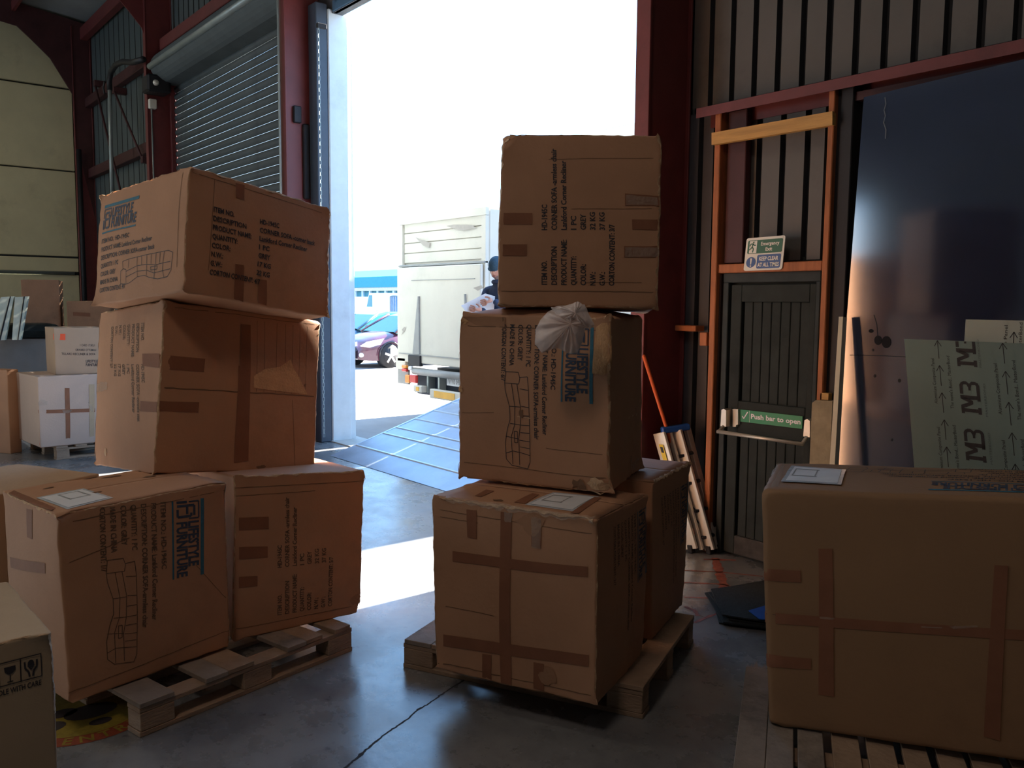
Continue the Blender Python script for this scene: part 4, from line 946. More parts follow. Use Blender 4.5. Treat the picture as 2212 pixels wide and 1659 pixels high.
# ================================================================== background stock at the left
def stock(label, dep, xl, xr, yb, yt, phi, d, m=card_pale, seed=20, zb=None, name='carton', grid=6, cat='box', group='stock cartons by the cream wall', **kw):
    lat = (xl-CX)/FPX*dep
    f2 = np.array([math.cos(YAW), math.sin(YAW)]); r2 = np.array([math.sin(YAW), -math.cos(YAW)])
    N = f2*dep+r2*lat; u = r2*math.cos(phi)+f2*math.sin(phi); v = -r2*math.sin(phi)+f2*math.cos(phi)
    lo_, hi_ = 0.05, 4
    wd = (xr-xl)/FPX*dep/max(.2, (math.cos(phi)-math.sin(phi)*(xr-CX)/FPX))
    def zz(y): return CAMH-dep*((y-CY)/FPX*math.cos(PITCH)+math.sin(PITCH))/(math.cos(PITCH)-(y-CY)/FPX*math.sin(PITCH))
    z1 = zz(yt)+.0; z0 = zz(yb) if zb is None else zb
    c = {}
    for n_, a, b in (('N', 0, 0), ('R', wd, 0), ('L', 0, d), ('K', wd, d)):
        q = N+u*a+v*b
        for t_, z in (('B', z0), ('T', z1)): c[n_+t_] = (q[0], q[1], z)
    return Carton(name, label, c, seed=seed, m=m, grid=grid, group=group, cat=cat, **kw)
k1 = stock('pale pinkish carton on a pallet behind the left stack', 9.15, 76, 225, 975, 822, math.radians(44), .8, mat('cardboard_pinkish', (0.52, 0.38, 0.30), .6, var=.05, scale=3, bump=.1), 21, zb=.15)
for px in (((140, 838), (150, 838), (152, 965), (142, 965)), ((192, 830), (204, 830), (204, 960), (194, 960)), ((82, 884), (205, 882), (205, 890), (82, 892))): k1.quad_px('tape', tape if px[0][0] != 192 else card_tan, 'front', px, .003, 5)
for px in (((84, 864), (100, 866), (100, 876), (84, 874)), ((136, 884), (154, 886), (150, 892), (138, 892)), ((192, 866), (200, 880), (198, 890), (192, 876))): k1.quad_px('tape', film, 'front', px, .005, 3, jag=.01)
k1.quad_px('marker_tape', orange_tape, 'front', ((73, 945), (80, 945), (80, 976), (73, 974)), .004, 2, 'strip of orange tape')
k2 = stock('carton with an orange tape tag standing on the pinkish carton', 9.35, 116, 225, 797, 716, math.radians(38), .5, mat('cardboard_beige', (0.44, 0.30, 0.20), .7, var=.05, scale=3), 22, zb=k1.c['NT'][2]+.003)
k2.quad_px('marker_tape', orange_tape, 'front', ((114, 720), (141, 721), (141, 735), (114, 733)), .004, 2, 'orange tape tag')
k2.block('front', (((130, 733), (0, 0)), ((205, 735), (6, 0)), ((130, 790), (0, 5))), [('k', *text2d('TILLARD RECLINER & SOFA', .2, 2.9, .42, 5.9, .01)), ('k', *text2d('ORWARD OTTOMAN', 2.6, 2.1, .42, 3.6, .01)), ('k', *text2d('1 CARD 17 SKU1', 3.4, 1.2, .42, 2.6, .01)), ('k', *text2d('LIFESTYLE', 4.4, 4.3, .5, 2.1, .03)), ('k', *text2d('FURNITURE', 4.4, 5.0, .5, 2.1, .03))])
e0 = k1.c['NB']; e1 = k1.c['RB']; ex_, L_ = unit(e0, e1); ey_ = np.array([-ex_[1], ex_[0]])
pallet('pallet', 'small wooden pallet under the pinkish carton at the far left', np.array(e0[:2])+ex_*.15-ey_*.02, ex_, ey_, 1.0, 1.0, ((0, .12), (.2, .32), (.42, .54), (.64, .76), (.86, .99)), h=.148)
k3 = stock('brown carton at the left frame edge on the floor', 9.6, 11, 36, 958, 808, math.radians(72), .8, card, 23, zb=0.0)
k4 = stock('long wide carton load lying behind the pinkish carton', 10.6, -120, 140, 800, 742, math.radians(20), 1.5, mat('cardboard_grey', (0.27, 0.24, 0.22), .7, var=.08), 24, zb=0.0)
zt = k4.c['NT'][2]+.004
k6 = stock('tall brown carton standing against the cream wall', 11.6, 50, 132, 720, 612, math.radians(24), .7, card_dark, 25, zb=zt)
k7 = stock('smaller brown carton right of the tall carton by the cream wall', 11.7, 146, 240, 722, 658, math.radians(18), .5, card_dark, 26, zb=zt)
k7.quad_px('tape', tape, 'front', ((158, 674), (195, 676), (195, 684), (158, 682)), .004, 3)
mb = MB()
c0 = atd(57, 735, 11.0)
def quilt(d, p):
    k = .03*math.sin(p.x*22); return Vector((p.x, p.y, p.z*(1+.25*math.sin(p.x*16)*math.sin(p.y*16))))
sl = MB(); Mq = Matrix.Translation(Vector((c0[0], c0[1], zt+.10)))@rotz(math.atan2(ex_[1], ex_[0]))
nx, ny = 26, 12; vs = []
for s_ in (1, -1):
    for i in range(nx+1):
        for j in range(ny+1):
            a, b = i/nx*2-1, j/ny*2-1; e = max(0, (1-abs(a)**8)*(1-abs(b)**6))
            vs.append(Mq@Vector((a*.33, b*.35, s_*(.09*e**.4+.006*math.sin(a*40)*e))))
n = ny+1; N_ = (nx+1)*n
fs = [(i*n+j, (i+1)*n+j, (i+1)*n+j+1, i*n+j+1) for i in range(nx) for j in range(ny)]; fs += [tuple(N_+q for q in f[::-1]) for f in fs]
sl.add(vs, fs); tag(sl.build('mattress', blackfilm, None, True), 'thin mattress wrapped in shiny black film on the carton load', 'mattress')
for i, (x0, x1, x2, x3, lb) in enumerate(((-30, 2, 30, 10, 'white wrapped panel leaning leftmost at the cream wall'), (26, 32, 60, 44, 'narrow white wrapped panel leaning beside the wider wrapped panel'))):
    th1 = thing('wrapped_panel', lb, 'panel', at(x0+10, 735, X=-12.2), 0, 'wrapped panels leaning at the cream wall')
    P4 = [at(x0, 740, X=-11.9), at(x3, 740, X=-11.9), at(x2, 640, X=-12.3), at(x1, 642, X=-12.3)]
    for p in P4[:2]: p[2] = zt
    P5 = [p+np.array([-.12, .04, 0]) for p in P4]
    MB().add(P4+P5, [(0, 1, 2, 3), (7, 6, 5, 4), (0, 4, 5, 1), (1, 5, 6, 2), (2, 6, 7, 3), (3, 7, 4, 0)]).build('wrapped_board', wrap, th1)
    q = [P4[1]*.7+P4[0]*.3, P4[1]*.8+P4[0]*.2, P4[2]*.8+P4[3]*.2, P4[2]*.7+P4[3]*.3]
    MB().add([p+np.array([.01, -.004, 0]) for p in q], [(0, 1, 2, 3)]).build('black_band', black, th1)

# ================================================================== floor sticker (printed disc)
cx_, cy_, R0 = -3.90, .80, .33
stk = tag(MB().add([(cx_+R0*math.cos(t), cy_+R0*math.sin(t), .0012) for t in [2*math.pi*i/48 for i in range(48)]], [tuple(range(48))]).build('floor_sticker', stickr), 'round orange and yellow floor sticker with lettering, half under left pallet', 'sticker')
MB().add([(cx_+R0*.78*math.cos(t), cy_+R0*.78*math.sin(t), .0018) for t in [2*math.pi*i/48 for i in range(48)]], [tuple(range(48))]).build('yellow_disc', sticky, stk)
mb = MB()
word = 'NO ENTRY NO ENTRY NO ENTRY '
for i, chh in enumerate(word):
    if chh == ' ': continue
    vs2, fs2, wd2 = glyphs(chh, .02); t = -1.1+i*2*math.pi/len(word); sc = .055/CAP
    er_ = Vector((math.cos(t), math.sin(t), 0)); et = Vector((-math.sin(t), math.cos(t), 0))
    base = Vector((cx_, cy_, .0022))+er_*R0*.965
    mb.add([base+et*(x-wd2/2)*sc-er_*y*sc for x, y in vs2], fs2)
mb.build('printed_text', sticky, stk)
mb = MB()
for a, b, r_ in ((.1, -.16, .05), (.17, .03, .03), (.05, .02, .07), (.0, -.08, .04)):
    mb.add([(cx_+a+r_*math.cos(t), cy_+b+r_*1.5*math.sin(t), .0024) for t in [2*math.pi*i/16 for i in range(16)]], [tuple(range(16))])
mb.build('pictogram', mat('sticker_black', (0.03, 0.02, 0.02), .7), stk)

# ================================================================== boards against the right of the fire door
def slab(TL, TR, BR, BL, t, name, m, parent=None):
    n = np.cross(np.array(TR)-TL, np.array(BL)-TL); n = n/np.linalg.norm(n)
    if n[1] < 0: n = -n
    f = [np.array(p, float) for p in (TL, TR, BR, BL)]; b = [p+n*t for p in f]
    return MB().add(f+b, [(0, 3, 2, 1), (4, 5, 6, 7), (0, 1, 5, 4), (1, 2, 6, 5), (2, 3, 7, 6), (3, 0, 4, 7)]).build(name, m, parent)
nb_ = thing('leaning_board', 'tall scratched navy blue sheet leaning on the wall right of the fire door', 'board', (-2.1, 4.7, 0))
_a = at(1866, 210, Y=4.80); _b = at(1805, 1000, Y=4.79); _c = _a+(_b-_a)*(_a[2]/(_a[2]-_b[2]))
bTL, bTR, bBR, bBL = tuple(_a), (-1.20, 4.80, 3.02), (-1.20, 4.786, 0.0), (_c[0], 4.786, 0.0)
slab(bTL, bTR, bBR, bBL, .012, 'sheet', navy, nb_)
def bpt(px, py, off=.003):
    # point on the front of the navy sheet
    P0 = np.array(bTL); n = np.cross(np.array(bTR)-P0, np.array(bBL)-P0); n /= np.linalg.norm(n)
    if n[1] > 0: n = -n
    d = ray(px, py); t = ((P0-EYE)@n)/(d@n); return EYE+d*t+n*off
def ribbon(pts, wd, name, m, parent, fn=bpt, off=.002):
    P = [fn(*p, off) for p in pts]; vs = []
    for i, p in enumerate(P):
        d = P[min(i+1, len(P)-1)]-P[max(i-1, 0)]; d /= np.linalg.norm(d); n_ = np.cross(d, [0, 1, 0]); n_ /= np.linalg.norm(n_)
        vs += [p+n_*wd/2, p-n_*wd/2]
    return MB().add(vs, [(2*i, 2*i+1, 2*i+3, 2*i+2) for i in range(len(P)-1)]).build(name, m, parent)
scr = mat('scratch', (0.12, 0.14, 0.16), .6)
ribbon([(1912, 210), (1914, 225), (1910, 238), (1913, 250), (1909, 265), (1914, 280), (1913, 300)], .006, 'scratch', scr, nb_)
ribbon([(1888, 680), (1894, 700), (1896, 725), (1892, 742)], .003, 'scratch', dark, nb_)
ribbon([(1836, 767), (1900, 768), (1960, 771)], .004, 'scratch', dark, nb_)
for (cx, cy, rx, ry) in ((1897, 735, 8, 10), (1915, 739, 10, 13), (1882, 715, 5, 4)):
    MB().add([bpt(cx+rx*math.cos(t), cy+ry*math.sin(t)) for t in [2*math.pi*i/14 for i in range(14)]], [tuple(range(14))]).build('hole', mat('hole_dark', (0.01, 0.01, 0.015), .9), nb_)
for cx, cy, r in ((1890, 812, 2.5), (1943, 822, 3), (1886, 756, 2), (1927, 950, 2)):
    MB().add([bpt(cx+r*math.cos(t), cy+r*1.4*math.sin(t)) for t in [2*math.pi*i/8 for i in range(8)]], [tuple(range(8))]).build('chip', dark, nb_)
wb_ = thing('leaning_strip', 'narrow white edged board leaning left of the navy sheet', 'board', (-2.76, 4.6, 0))
p0 = at(1812, 684, Y=4.70); p1 = at(1821, 684, Y=4.70); q1 = at(1796, 1130, Y=4.56); q0 = at(1784, 1130, Y=4.56)
sc_ = p0[2]/(p0[2]-q0[2]); B0 = p0+(q0-p0)*sc_; B1 = p1+(q1-p1)*(p1[2]/(p1[2]-q1[2]))
slab(p0, p1, B1, B0, .045, 'strip', mat('white_edge', (0.70, 0.66, 0.52), .5, var=.05), wb_)
def mb_panel(label, TLp, BLp, xr, Ytop, Ybot, m, arrows, seed):
    root = thing('composite_panel', label, 'panel', at(*BLp, Y=Ybot)*np.array([1, 1, 0]))
    a = at(*TLp, Y=Ytop); b = at(*BLp, Y=(Ytop+(Ybot-Ytop)*.45))
    k = a[2]/(a[2]-b[2]); BL = a+(b-a)*k
    L = 1.15; TR = a+np.array([L, 0.0, 0]); BR = BL+np.array([L, 0.0, 0])
    slab(a, TR, BR, BL, .006, 'sheet', m, root)
    U = np.array([1, 0, 0.]); V = (BL-a)/np.linalg.norm(BL-a); n = np.cross(U, V); n /= np.linalg.norm(n)
    if n[1] > 0: n = -n
    return root, a, U, V, n
def pt(fr, x, y, off=.0015):
    root, a, U, V, n = fr; return a+U*x+V*y+n*off
def inv(fr, px, py):
    root, a, U, V, n = fr; d = ray(px, py); t = ((a-EYE)@n)/(d@n); P = EYE+d*t-a
    return np.linalg.lstsq(np.stack([U, V], 1), P, rcond=None)[0]
f2_ = mb_panel('pale panel with arrow print standing behind the grey printed panel', (2086, 690), (2066, 1000), 2212, 4.46, 4.16, acm2, 1, 2)
f1_ = mb_panel('grey green panel printed with large black letters and arrows, at right edge', (1953, 732), (1974, 1000), 2212, 4.35, 4.05, acm, 1, 1)
def vtext(fr, txt, x, y, cap, length, bold, mb_):
    """text read upwards: starts at (x, y) on the panel and runs towards the top"""
    vs, fs, wd = glyphs(txt, bold); kx = length/wd; k = cap/CAP
    mb_.add([pt(fr, x-(0-b)*-1*k if False else x-b*k, y-a*kx) for a, b in vs], fs)
def arrow(fr, x, y0, y1, mb_):
    for seg in ([(x, y0), (x, y1)], [(x-.017, y1+.03), (x, y1), (x+.017, y1+.03)]):
        v, f = line2d(seg, .0035); mb_.add([pt(fr, *p) for p in v], f)
def logo(fr, x0, y0, w_, h_, mb_, ymin=None):
    """blocky slab M with a rounded 3, read upwards (w_: glyph height across, h_: run upwards)"""
    def T(u, v):
        yy = y0-u*h_
        if ymin is not None: yy = max(yy, ymin)
        return pt(fr, x0+v*w_, yy)
    # in the frame u runs along reading direction, v from the letter tops (0) to the feet (1)
    S_ = [[(.0, .84), (.0, 1), (.2, 1), (.2, .84), (.155, .84), (.155, .16), (.045, .16), (.045, .84)], [(.0, 0), (.0, .16), (.17, .16), (.30, .62), (.40, .62), (.53, .16), (.56, .16), (.56, 0), (.45, 0), (.35, .40), (.25, 0)],
          [(.44, .16), (.44, 1), (.56, 1), (.56, .16)], [(.40, .84), (.40, 1), (.56, 1), (.56, .84)], [(.56, .84), (.56, 1), (.88, 1), (.96, .93), (1, .8), (.90, .8), (.86, .84)],
          [(.60, 0), (.60, .16), (.84, .16), (.90, .2), (1, .22), (.96, .08), (.88, 0)], [(.90, .2), (.90, .36), (.80, .44), (.80, .56), (.90, .62), (.90, .8), (1, .8), (1, .62), (.93, .5), (1, .36), (1, .2)], [(.72, .44), (.72, .56), (.82, .56), (.82, .44)]]
    for poly_ in S_:
        mb_.add([T(u, v) for u, v in poly_], [tuple(range(len(poly_)))])
def unit_of(fr, px): return inv(fr, *px)
mbk = MB(); mbg = MB()
# measured stations on the panel (local metres)
la = unit_of(f1_, (2075, 895)); lb = unit_of(f1_, (2120, 895)); l0 = unit_of(f1_, (2110, 893)); 
def col_x(px): return unit_of(f1_, (px, 870))[0]
def row_y(py): return unit_of(f1_, (2090, py))[1]
xm0, xm1 = col_x(2076), col_x(2119)
for (yb_, yt_) in ((893, 824), (994, 926), (792, 723), (1095, 1028), (1198, 1130)):
    y0 = row_y(yb_); y1 = row_y(yt_); ml = MB(); logo(f1_, xm0, y0, xm1-xm0, y0-y1, ml, ymin=.002); ml.build('printed_logo', ink, f1_[0])
x = unit_of(f1_, (2029, 780))[0]
for yb_, yt_ in ((778, 731), (838, 793), (897, 853), (956, 912), (1015, 971), (1075, 1030)): arrow(f1_, x, row_y(yb_), max(row_y(yt_), .002), mbk)
x = unit_of(f1_, (2170, 780))[0]
for yb_, yt_ in ((781, 731), (845, 797), (909, 861), (971, 924), (1035, 988)): arrow(f1_, x, row_y(yb_), max(row_y(yt_), .002), mbk)
for pxs, yb_, yt_ in (((2021, 830), 878, 778), ((2021, 830), 1035, 930), ((2157, 830), 888, 782), ((2157, 830), 1050, 942)):
    vtext(f1_, 'Aluminium Composite Panel', unit_of(f1_, pxs)[0]+.003, row_y(yb_), .016, row_y(yb_)-row_y(yt_), 0, mbk)
for pxs, yb_, yt_ in (((2055, 830), 886, 771), ((2055, 830), 1040, 922), ((2197, 830), 896, 773), ((2197, 830), 1052, 935)):
    vtext(f1_, "The name's Bond... MasterBond", unit_of(f1_, pxs)[0]+.003, row_y(yb_), .016, row_y(yb_)-row_y(yt_), 0, mbk)
mbk.build('printed_text', ink, f1_[0])
for pxs, yb_, yt_ in (((2128, 830), 896, 826), ((2128, 830), 996, 930), ((2124, 830), 792, 733)):
    vtext(f1_, 'MASTERBOND', unit_of(f1_, pxs)[0], row_y(yb_), .010, row_y(yb_)-row_y(yt_), 0, mbg)
mbg.build('printed_small_text', mat('grey_ink', (0.12, 0.15, 0.15), .6), f1_[0])
mb2 = MB()
i2 = lambda px, py: inv(f2_, px, py)
a_, b_ = i2(2190, 729), i2(2190, 717); arrow(f2_, a_[0], a_[1]+.2, b_[1], mb2)
a_, b_ = i2(2174, 760), i2(2174, 703); vtext(f2_, 'Composite Panel', a_[0], a_[1]+.1, .016, a_[1]+.1-b_[1], 0, mb2)
a_, b_ = i2(2206, 760), i2(2206, 697); vtext(f2_, 'MasterBond', a_[0], a_[1], .016, a_[1]-b_[1], 0, mb2)
mb2.build('printed_text', ink, f2_[0])

# ================================================================== ladder, broom, mats
ld_ = thing('folding_ladder', 'folded aluminium step ladder with blue cap leaning beside the column', 'ladder', at(1500, 1190, Z=0))
def rail(p, q, w_, h_, name='rail', m=alu): MB().beam(p, q, w_, h_, up=(0, 1, 0), c=.003).build(name, m, ld_)
tA, bA = at(1424, 935, Y=4.62), at(1497, 1195, Z=0.0)
tB, bB = at(1462, 930, Y=4.72), at(1533, 1185, Y=4.80)
tC, bC = at(1484, 925, Y=4.80), at(1549, 1180, Y=4.88)
tD, bD = at(1445, 930, Y=4.68), at(1515, 1183, Y=4.76)
for b in (bB, bC, bD): b[2] = max(.012, b[2])
def low(t, b):
    k = (t[2]-.03)/(t[2]-b[2]); return t+(b-t)*k
bA, bB, bC, bD = low(tA, bA), low(tB, bB), low(tC, bC), low(tD, bD)
rail(tA, bA, .105, .022); rail(tB, bB, .085, .022); rail(tC, bC, .032, .05); rail(tD, bD, .035, .022)
for b in (bA, bB, bC): MB().beam(b+(tA-bA)/np.linalg.norm(tA-bA)*.03, b-np.array([0, 0, .028]), .04, .04, up=(0, 1, 0), c=.004).build('rubber_foot', rubber, ld_)
MB().beam(tA+np.array([.02, .0, .02]), tC+np.array([.02, 0, .015]), .05, .045, c=.008).build('top_cap', bluep, ld_)
for f in (.22, .45, .68, .90):
    a = tB+(bB-tB)*f; b = tC+(bC-tC)*f; MB().beam(a+np.array([-.02, -.03, 0]), b+np.array([.02, -.03, .02]), .03, .02, c=.003).build('rung', black, ld_)
for f, g in ((.62, .82), (.72, .95)):
    MB().cyl(tD+(bD-tD)*f, tC+(bC-tC)*g, .006, 8).build('strut', black, ld_, True)
q = [tA+(bA-tA)*f+np.array([sx_*.02, -.018, 0]) for f, sx_ in ((.10, -1), (.10, 1), (.26, 1), (.26, -1))]
MB().add(q, [(0, 1, 2, 3)]).build('warning_label', yellow, ld_)
q2 = [tA+(bA-tA)*f+np.array([sx_*.012, -.020, 0]) for f, sx_ in ((.12, -1), (.12, 1), (.17, 1), (.17, -1))]
MB().add(q2, [(0, 1, 2, 3)]).build('printed_mark', black, ld_)
bm = thing('broom', 'orange broom handle leaning in the corner behind the ladder', 'broom', at(1470, 1100, Y=4.70)*np.array([1, 1, 0]))
t_ = at(1391, 770, X=-4.07); b_ = at(1440, 925, Y=4.655); k = (t_[2]-.12)/(t_[2]-b_[2]); e_ = t_+(b_-t_)*k
MB().cyl(e_, t_, .013, 12).build('handle', orange, bm, True); MB().sphere(t_, .013, 10, 6).build('end_knob', orange, bm, True)
MB().beam(e_+np.array([.02, -.12, .0]), e_+np.array([.02, .12, 0]), .05, .04, c=.01).build('broom_head', orange, bm)
mb = MB()
for i in range(60):
    x = -.13+.26*(i % 20)/19; y = (-.015, 0, .015)[i//20]; mb.cyl(e_+np.array([.02+y, x, -.02]), e_+np.array([.02+y*1.5, x*.95, -e_[2]+.003]), .003, 4)
mb.build('bristles', black, bm)['kind'] = 'stuff'

# rubber mats, a loose pile of sheets on the floor
quad = [at(1533, 1274, Z=.05), at(1660, 1255, Z=.05), at(1670, 1345, Z=0.05), at(1562, 1332, Z=.05)]
rs = random.Random(5)
for k in range(6):
    z0 = .001+k*.0095; j = [np.array([rs.uniform(-.025, .025), rs.uniform(-.025, .025), 0]) for _ in quad]
    n = 10; vs = []
    for s_ in (0, 1):
        for i in range(n+1):
            for jj in range(n+1):
                a, b = i/n, jj/n
                P = (quad[0]+j[0])*(1-a)*(1-b)+(quad[1]+j[1])*a*(1-b)+(quad[2]+j[2])*a*b+(quad[3]+j[3])*(1-a)*b
                vs.append((P[0], P[1], z0+s_*.008+(.0012*noise.noise(Vector((a*5, b*5, 0)))+.0012)))
    m1 = n+1; N_ = m1*m1; fs = []
    for i in range(n):
        for jj in range(n):
            q = (i*m1+jj, (i+1)*m1+jj, (i+1)*m1+jj+1, i*m1+jj+1); fs += [q, tuple(N_+t for t in q[::-1])]
    bd = [i*m1 for i in range(n+1)]+[n*m1+i for i in range(1, n+1)]+[(n-i)*m1+n for i in range(1, n+1)]+[n-i for i in range(1, n+1)]
    fs += [(bd[i], bd[i+1], N_+bd[i+1], N_+bd[i]) for i in range(len(bd)-1)]
    tag(MB().add(vs, fs).build('rubber_mat', mattm), ['lowest', 'second lowest', 'third lowest', 'third from top', 'second from top', 'topmost'][k]+' black sheet of the mat pile by the fire door', 'mat', 'black mats piled on the floor')
bq = [at(1617, 1320, Z=.066), at(1700, 1295, Z=.066), at(1720, 1345, Z=.066), at(1640, 1338, Z=.066)]
pf_ = tag(MB().add([p for p in bq]+[p+np.array([0, 0, .004]) for p in bq], [(0, 3, 2, 1), (4, 5, 6, 7), (0, 1, 5, 4), (1, 2, 6, 5), (2, 3, 7, 6), (3, 0, 4, 7)]).build('plastic_sheet', bluep), 'blue plastic sheet lying on the black mats', 'sheet')

# ================================================================== crumpled polythene bag on the torn carton
cen = atd(1222, 700, 3.52)
# bag lobes: hangs over the face of the carton
def bagshape(cx_px, cy_px, rx_px, ry_px, dep, seed, th_m):
    c = atd(cx_px, cy_px, dep); k = dep/FPX; mb = MB(); n, m_ = 60, 40; vs = []
    for i in range(m_+1):
        ph = math.pi*i/m_
        for j in range(n):
            t = 2*math.pi*j/n; d = Vector((math.sin(ph)*math.cos(t), math.cos(ph), math.sin(ph)*math.sin(t)))
            r_ = 1+.30*noise.noise(d*1.3+Vector((seed, 0, 0)))+.20*(abs(noise.noise(d*3.3+Vector((0, seed, 0))))-.25)+.10*(.5-abs(noise.noise(d*7+Vector((0, 0, seed)))))
            vs.append(c+rgt*(d.x*rx_px*k*r_)+upv*(d.y*ry_px*k*r_)-fwd*(d.z*th_m*r_))
    fs = [(i*n+j, (i+1)*n+j, (i+1)*n+(j+1) % n, i*n+(j+1) % n) for i in range(m_) for j in range(n)]
    return mb.add(vs, fs)
bg_ = thing('plastic_bag', 'crumpled clear polythene bag caught on the torn carton in the centre stack', 'bag', cen)
def bag_sheet(outline, c_px, dep, seed, puff, pleat, npl):
    n = 150; m_ = 16; L = len(outline); vs = []
    for k in range(n):
        t = k/n*L; a = outline[int(t) % L]; b = outline[(int(t)+1) % L]; f = t-int(t)
        ox, oy = a[0]+(b[0]-a[0])*f, a[1]+(b[1]-a[1])*f
        for q in range(m_+1):
            r_ = q/m_; th_a = 2*math.pi*k/n
            w_ = math.sin(npl*th_a+3*noise.noise(Vector((math.cos(th_a)*1.5, math.sin(th_a)*1.5, seed)))*3)
            cr2 = noise.noise(Vector(((ox-1200)*r_*.05, (oy-700)*r_*.05, seed*3)))
            d = dep-puff*(1-r_**2.5)-pleat*w_*r_*(1.15-r_)*1.8-.014*abs(cr2)*r_
            jx = 2.2*noise.noise(Vector((th_a*4, r_*3, seed)))*r_
            vs.append(atd(c_px[0]+(ox-c_px[0])*r_+jx, c_px[1]+(oy-c_px[1])*r_-jx, d))
    k_ = m_+1
    return MB().add(vs, [(i*k_+q, i*k_+q+1, ((i+1) % n)*k_+q+1, ((i+1) % n)*k_+q) for i in range(n) for q in range(m_)])
OUT = [(1157, 712), (1168, 690), (1185, 672), (1212, 661), (1228, 661), (1247, 651), (1262, 658), (1272, 676), (1283, 703), (1277, 710), (1264, 708), (1259, 735), (1247, 764), (1222, 763), (1205, 752), (1187, 757), (1172, 762), (1155, 745)]
bag_sheet(OUT, (1232, 700), 3.50, 1.3, .050, .020, 11).build('bag_front', poly, bg_, True)
bag_sheet([(x+(1225-x)*.06, y+(705-y)*.06) for x, y in OUT], (1222, 700), 3.535, 4.4, .01, .008, 8).build('bag_back', poly, bg_, True)
bag_sheet([(1190, 664), (1228, 658), (1248, 651), (1264, 660), (1284, 704), (1262, 708), (1240, 690), (1210, 690)], (1243, 676), 3.47, 7.7, .035, .012, 9).build('bag_fold', poly, bg_, True)
# torn flap piece curling at the left of carton E/G joint
fr = [atd(958, 1062, 3.9), atd(990, 1042, 3.85), atd(996, 1036, 3.82), atd(1010, 1040, 3.8), atd(985, 1052, 3.85), atd(968, 1060, 3.88)]

# ================================================================== loading ramp
rp_ = thing('loading_ramp', 'blue grey steel loading ramp with raised ribs rising out of the doorway', 'ramp', (-7.0, 6.0, 0))
RX0, RX1, RY0, RY1, RZ1 = -8.78, -5.42, 4.46, 8.5, 1.20
sl_ = RZ1/(RY1-RY0)
MB().prism([(RY0, .004), (RY1, RZ1), (RY1, RZ1-.10), (RY0+.45, .03), (RY0+.05, .001)], 0, RX0, RX1).build('deck_plate', rampm, rp_)
for k in range(14):
    y = RY0+.30+k*.27+(.09 if k == 1 else 0); z = .004+(y-RY0)*sl_
    MB().prism([(y, z-.002), (y+.008, z+.012), (y+.028, z+.016), (y+.036, z+.008)], 0, RX0+.04, RX1-.04).build('rib', rampl, rp_)
for x in (RX0, RX1-.03): MB().prism([(RY0+.25, .004+.25*sl_), (RY1, RZ1+.03), (RY1, RZ1-.02), (RY0+.25, .0)], 0, x, x+.03).build('side_lip', rampl, rp_)
for x in (RX0+.3, RX1-.4): MB().box(x, x+.08, RY1-.15, RY1-.05, -.02, RZ1-.08).build('leg', tgrey, rp_)

# ================================================================== trailer the ramp leads to
tr = thing('trailer', 'parked trailer at the head of the steel ramp, hidden by the centre stack', 'trailer', (-6.6, 11, 0))
MB().box(-7.95, -5.25, 8.62, 8.66, 1.22, 4.2, c=.01).build('rear_frame', truckw, tr)
MB().box(-7.95, -5.25, 8.66, 18, 1.22, 4.2, c=.03).build('body', truckw, tr)
MB().box(-9.12, -7.97, 8.60, 8.66, 1.25, 4.15, c=.01).build('shading_door_leaf', truckw, tr)  # unseen open leaf, added to widen the shade over the ramp
MB().box(-7.6, -5.6, 9, 17.6, .85, 1.2).build('chassis', dark, tr)
for x in (-7.85, -5.65):
    for y in (14.2, 15.6): MB().cyl((x, y, .48), (x+.3, y, .48), .5, 24).build('wheel', rubber, tr, True)
MB().box(-7.6, -7.5, 9.2, 9.3, -.02, .9).build('leg', tgrey, tr); MB().box(-5.7, -5.6, 9.2, 9.3, -.02, .9).build('leg', tgrey, tr)

# ================================================================== white box truck with tail lift
tk = thing('box_truck', 'white box truck with folded tail lift parked outside the doorway', 'truck', (-10.3, 9.5, 0))
YT = 7.0; X0, X1 = -11.41, -9.22
def tp(px, py, Y=YT): return at(px, py, Y=Y)
zt_ = 3.02; zb_ = tp(862, 800)[2]+.05
MB().box(X0, X1, YT+.06, YT+5.2, zb_+.1, zt_, c=.02).build('box_body', truckw, tk)
for x in (X0, X1-.09): MB().box(x, x+.09, YT, YT+.055, zb_, zt_-.105).build('corner_post', truckw, tk)
MB().box(X0, X1, YT, YT+.055, zt_-.10, zt_).build('roof_rail', truckw, tk)
zd = 2.31
for k in range(4): MB().box(X0+.10, X1-.10, YT+.03, YT+.06, zd+.03+k*.15, zd+.17+k*.15, c=.006).build('shutter_slat', truckw, tk)
MB().box(X0+.0, X1, YT-.02, YT+.05, zd-.03, zd+.0, c=.006).build('door_seal', tgrey, tk)
MB().box(X0+.03, X1-.03, YT-.06, YT-.01, zb_+.10, zd-.04, c=.012).build('tail_lift_platform', truckw, tk)
pr_ = [tp(905, 640, YT-.06), tp(907, 640, YT-.06), tp(908, 765, YT-.06), tp(894, 765, YT-.06)]
MB().prism([(p[0], p[2]) for p in pr_], 1, YT-.085, YT-.06).build('stiffener', tgrey, tk)
pr_ = [tp(1005, 635, YT-.06), tp(1007, 635, YT-.06), tp(1009, 670, YT-.06), tp(1006, 670, YT-.06)]
MB().prism([(p[0], p[2]) for p in pr_], 1, YT-.085, YT-.06).build('stiffener', tgrey, tk)
MB().box(X0+.1, X1-.1, YT-.075, YT-.06, zb_+.22, zb_+.235).build('crease_bar', tgrey, tk); MB().box(X0+.45, X1-.15, YT-.068, YT-.06, zd-.24, zd-.232).build('crease_bar', tgrey, tk)
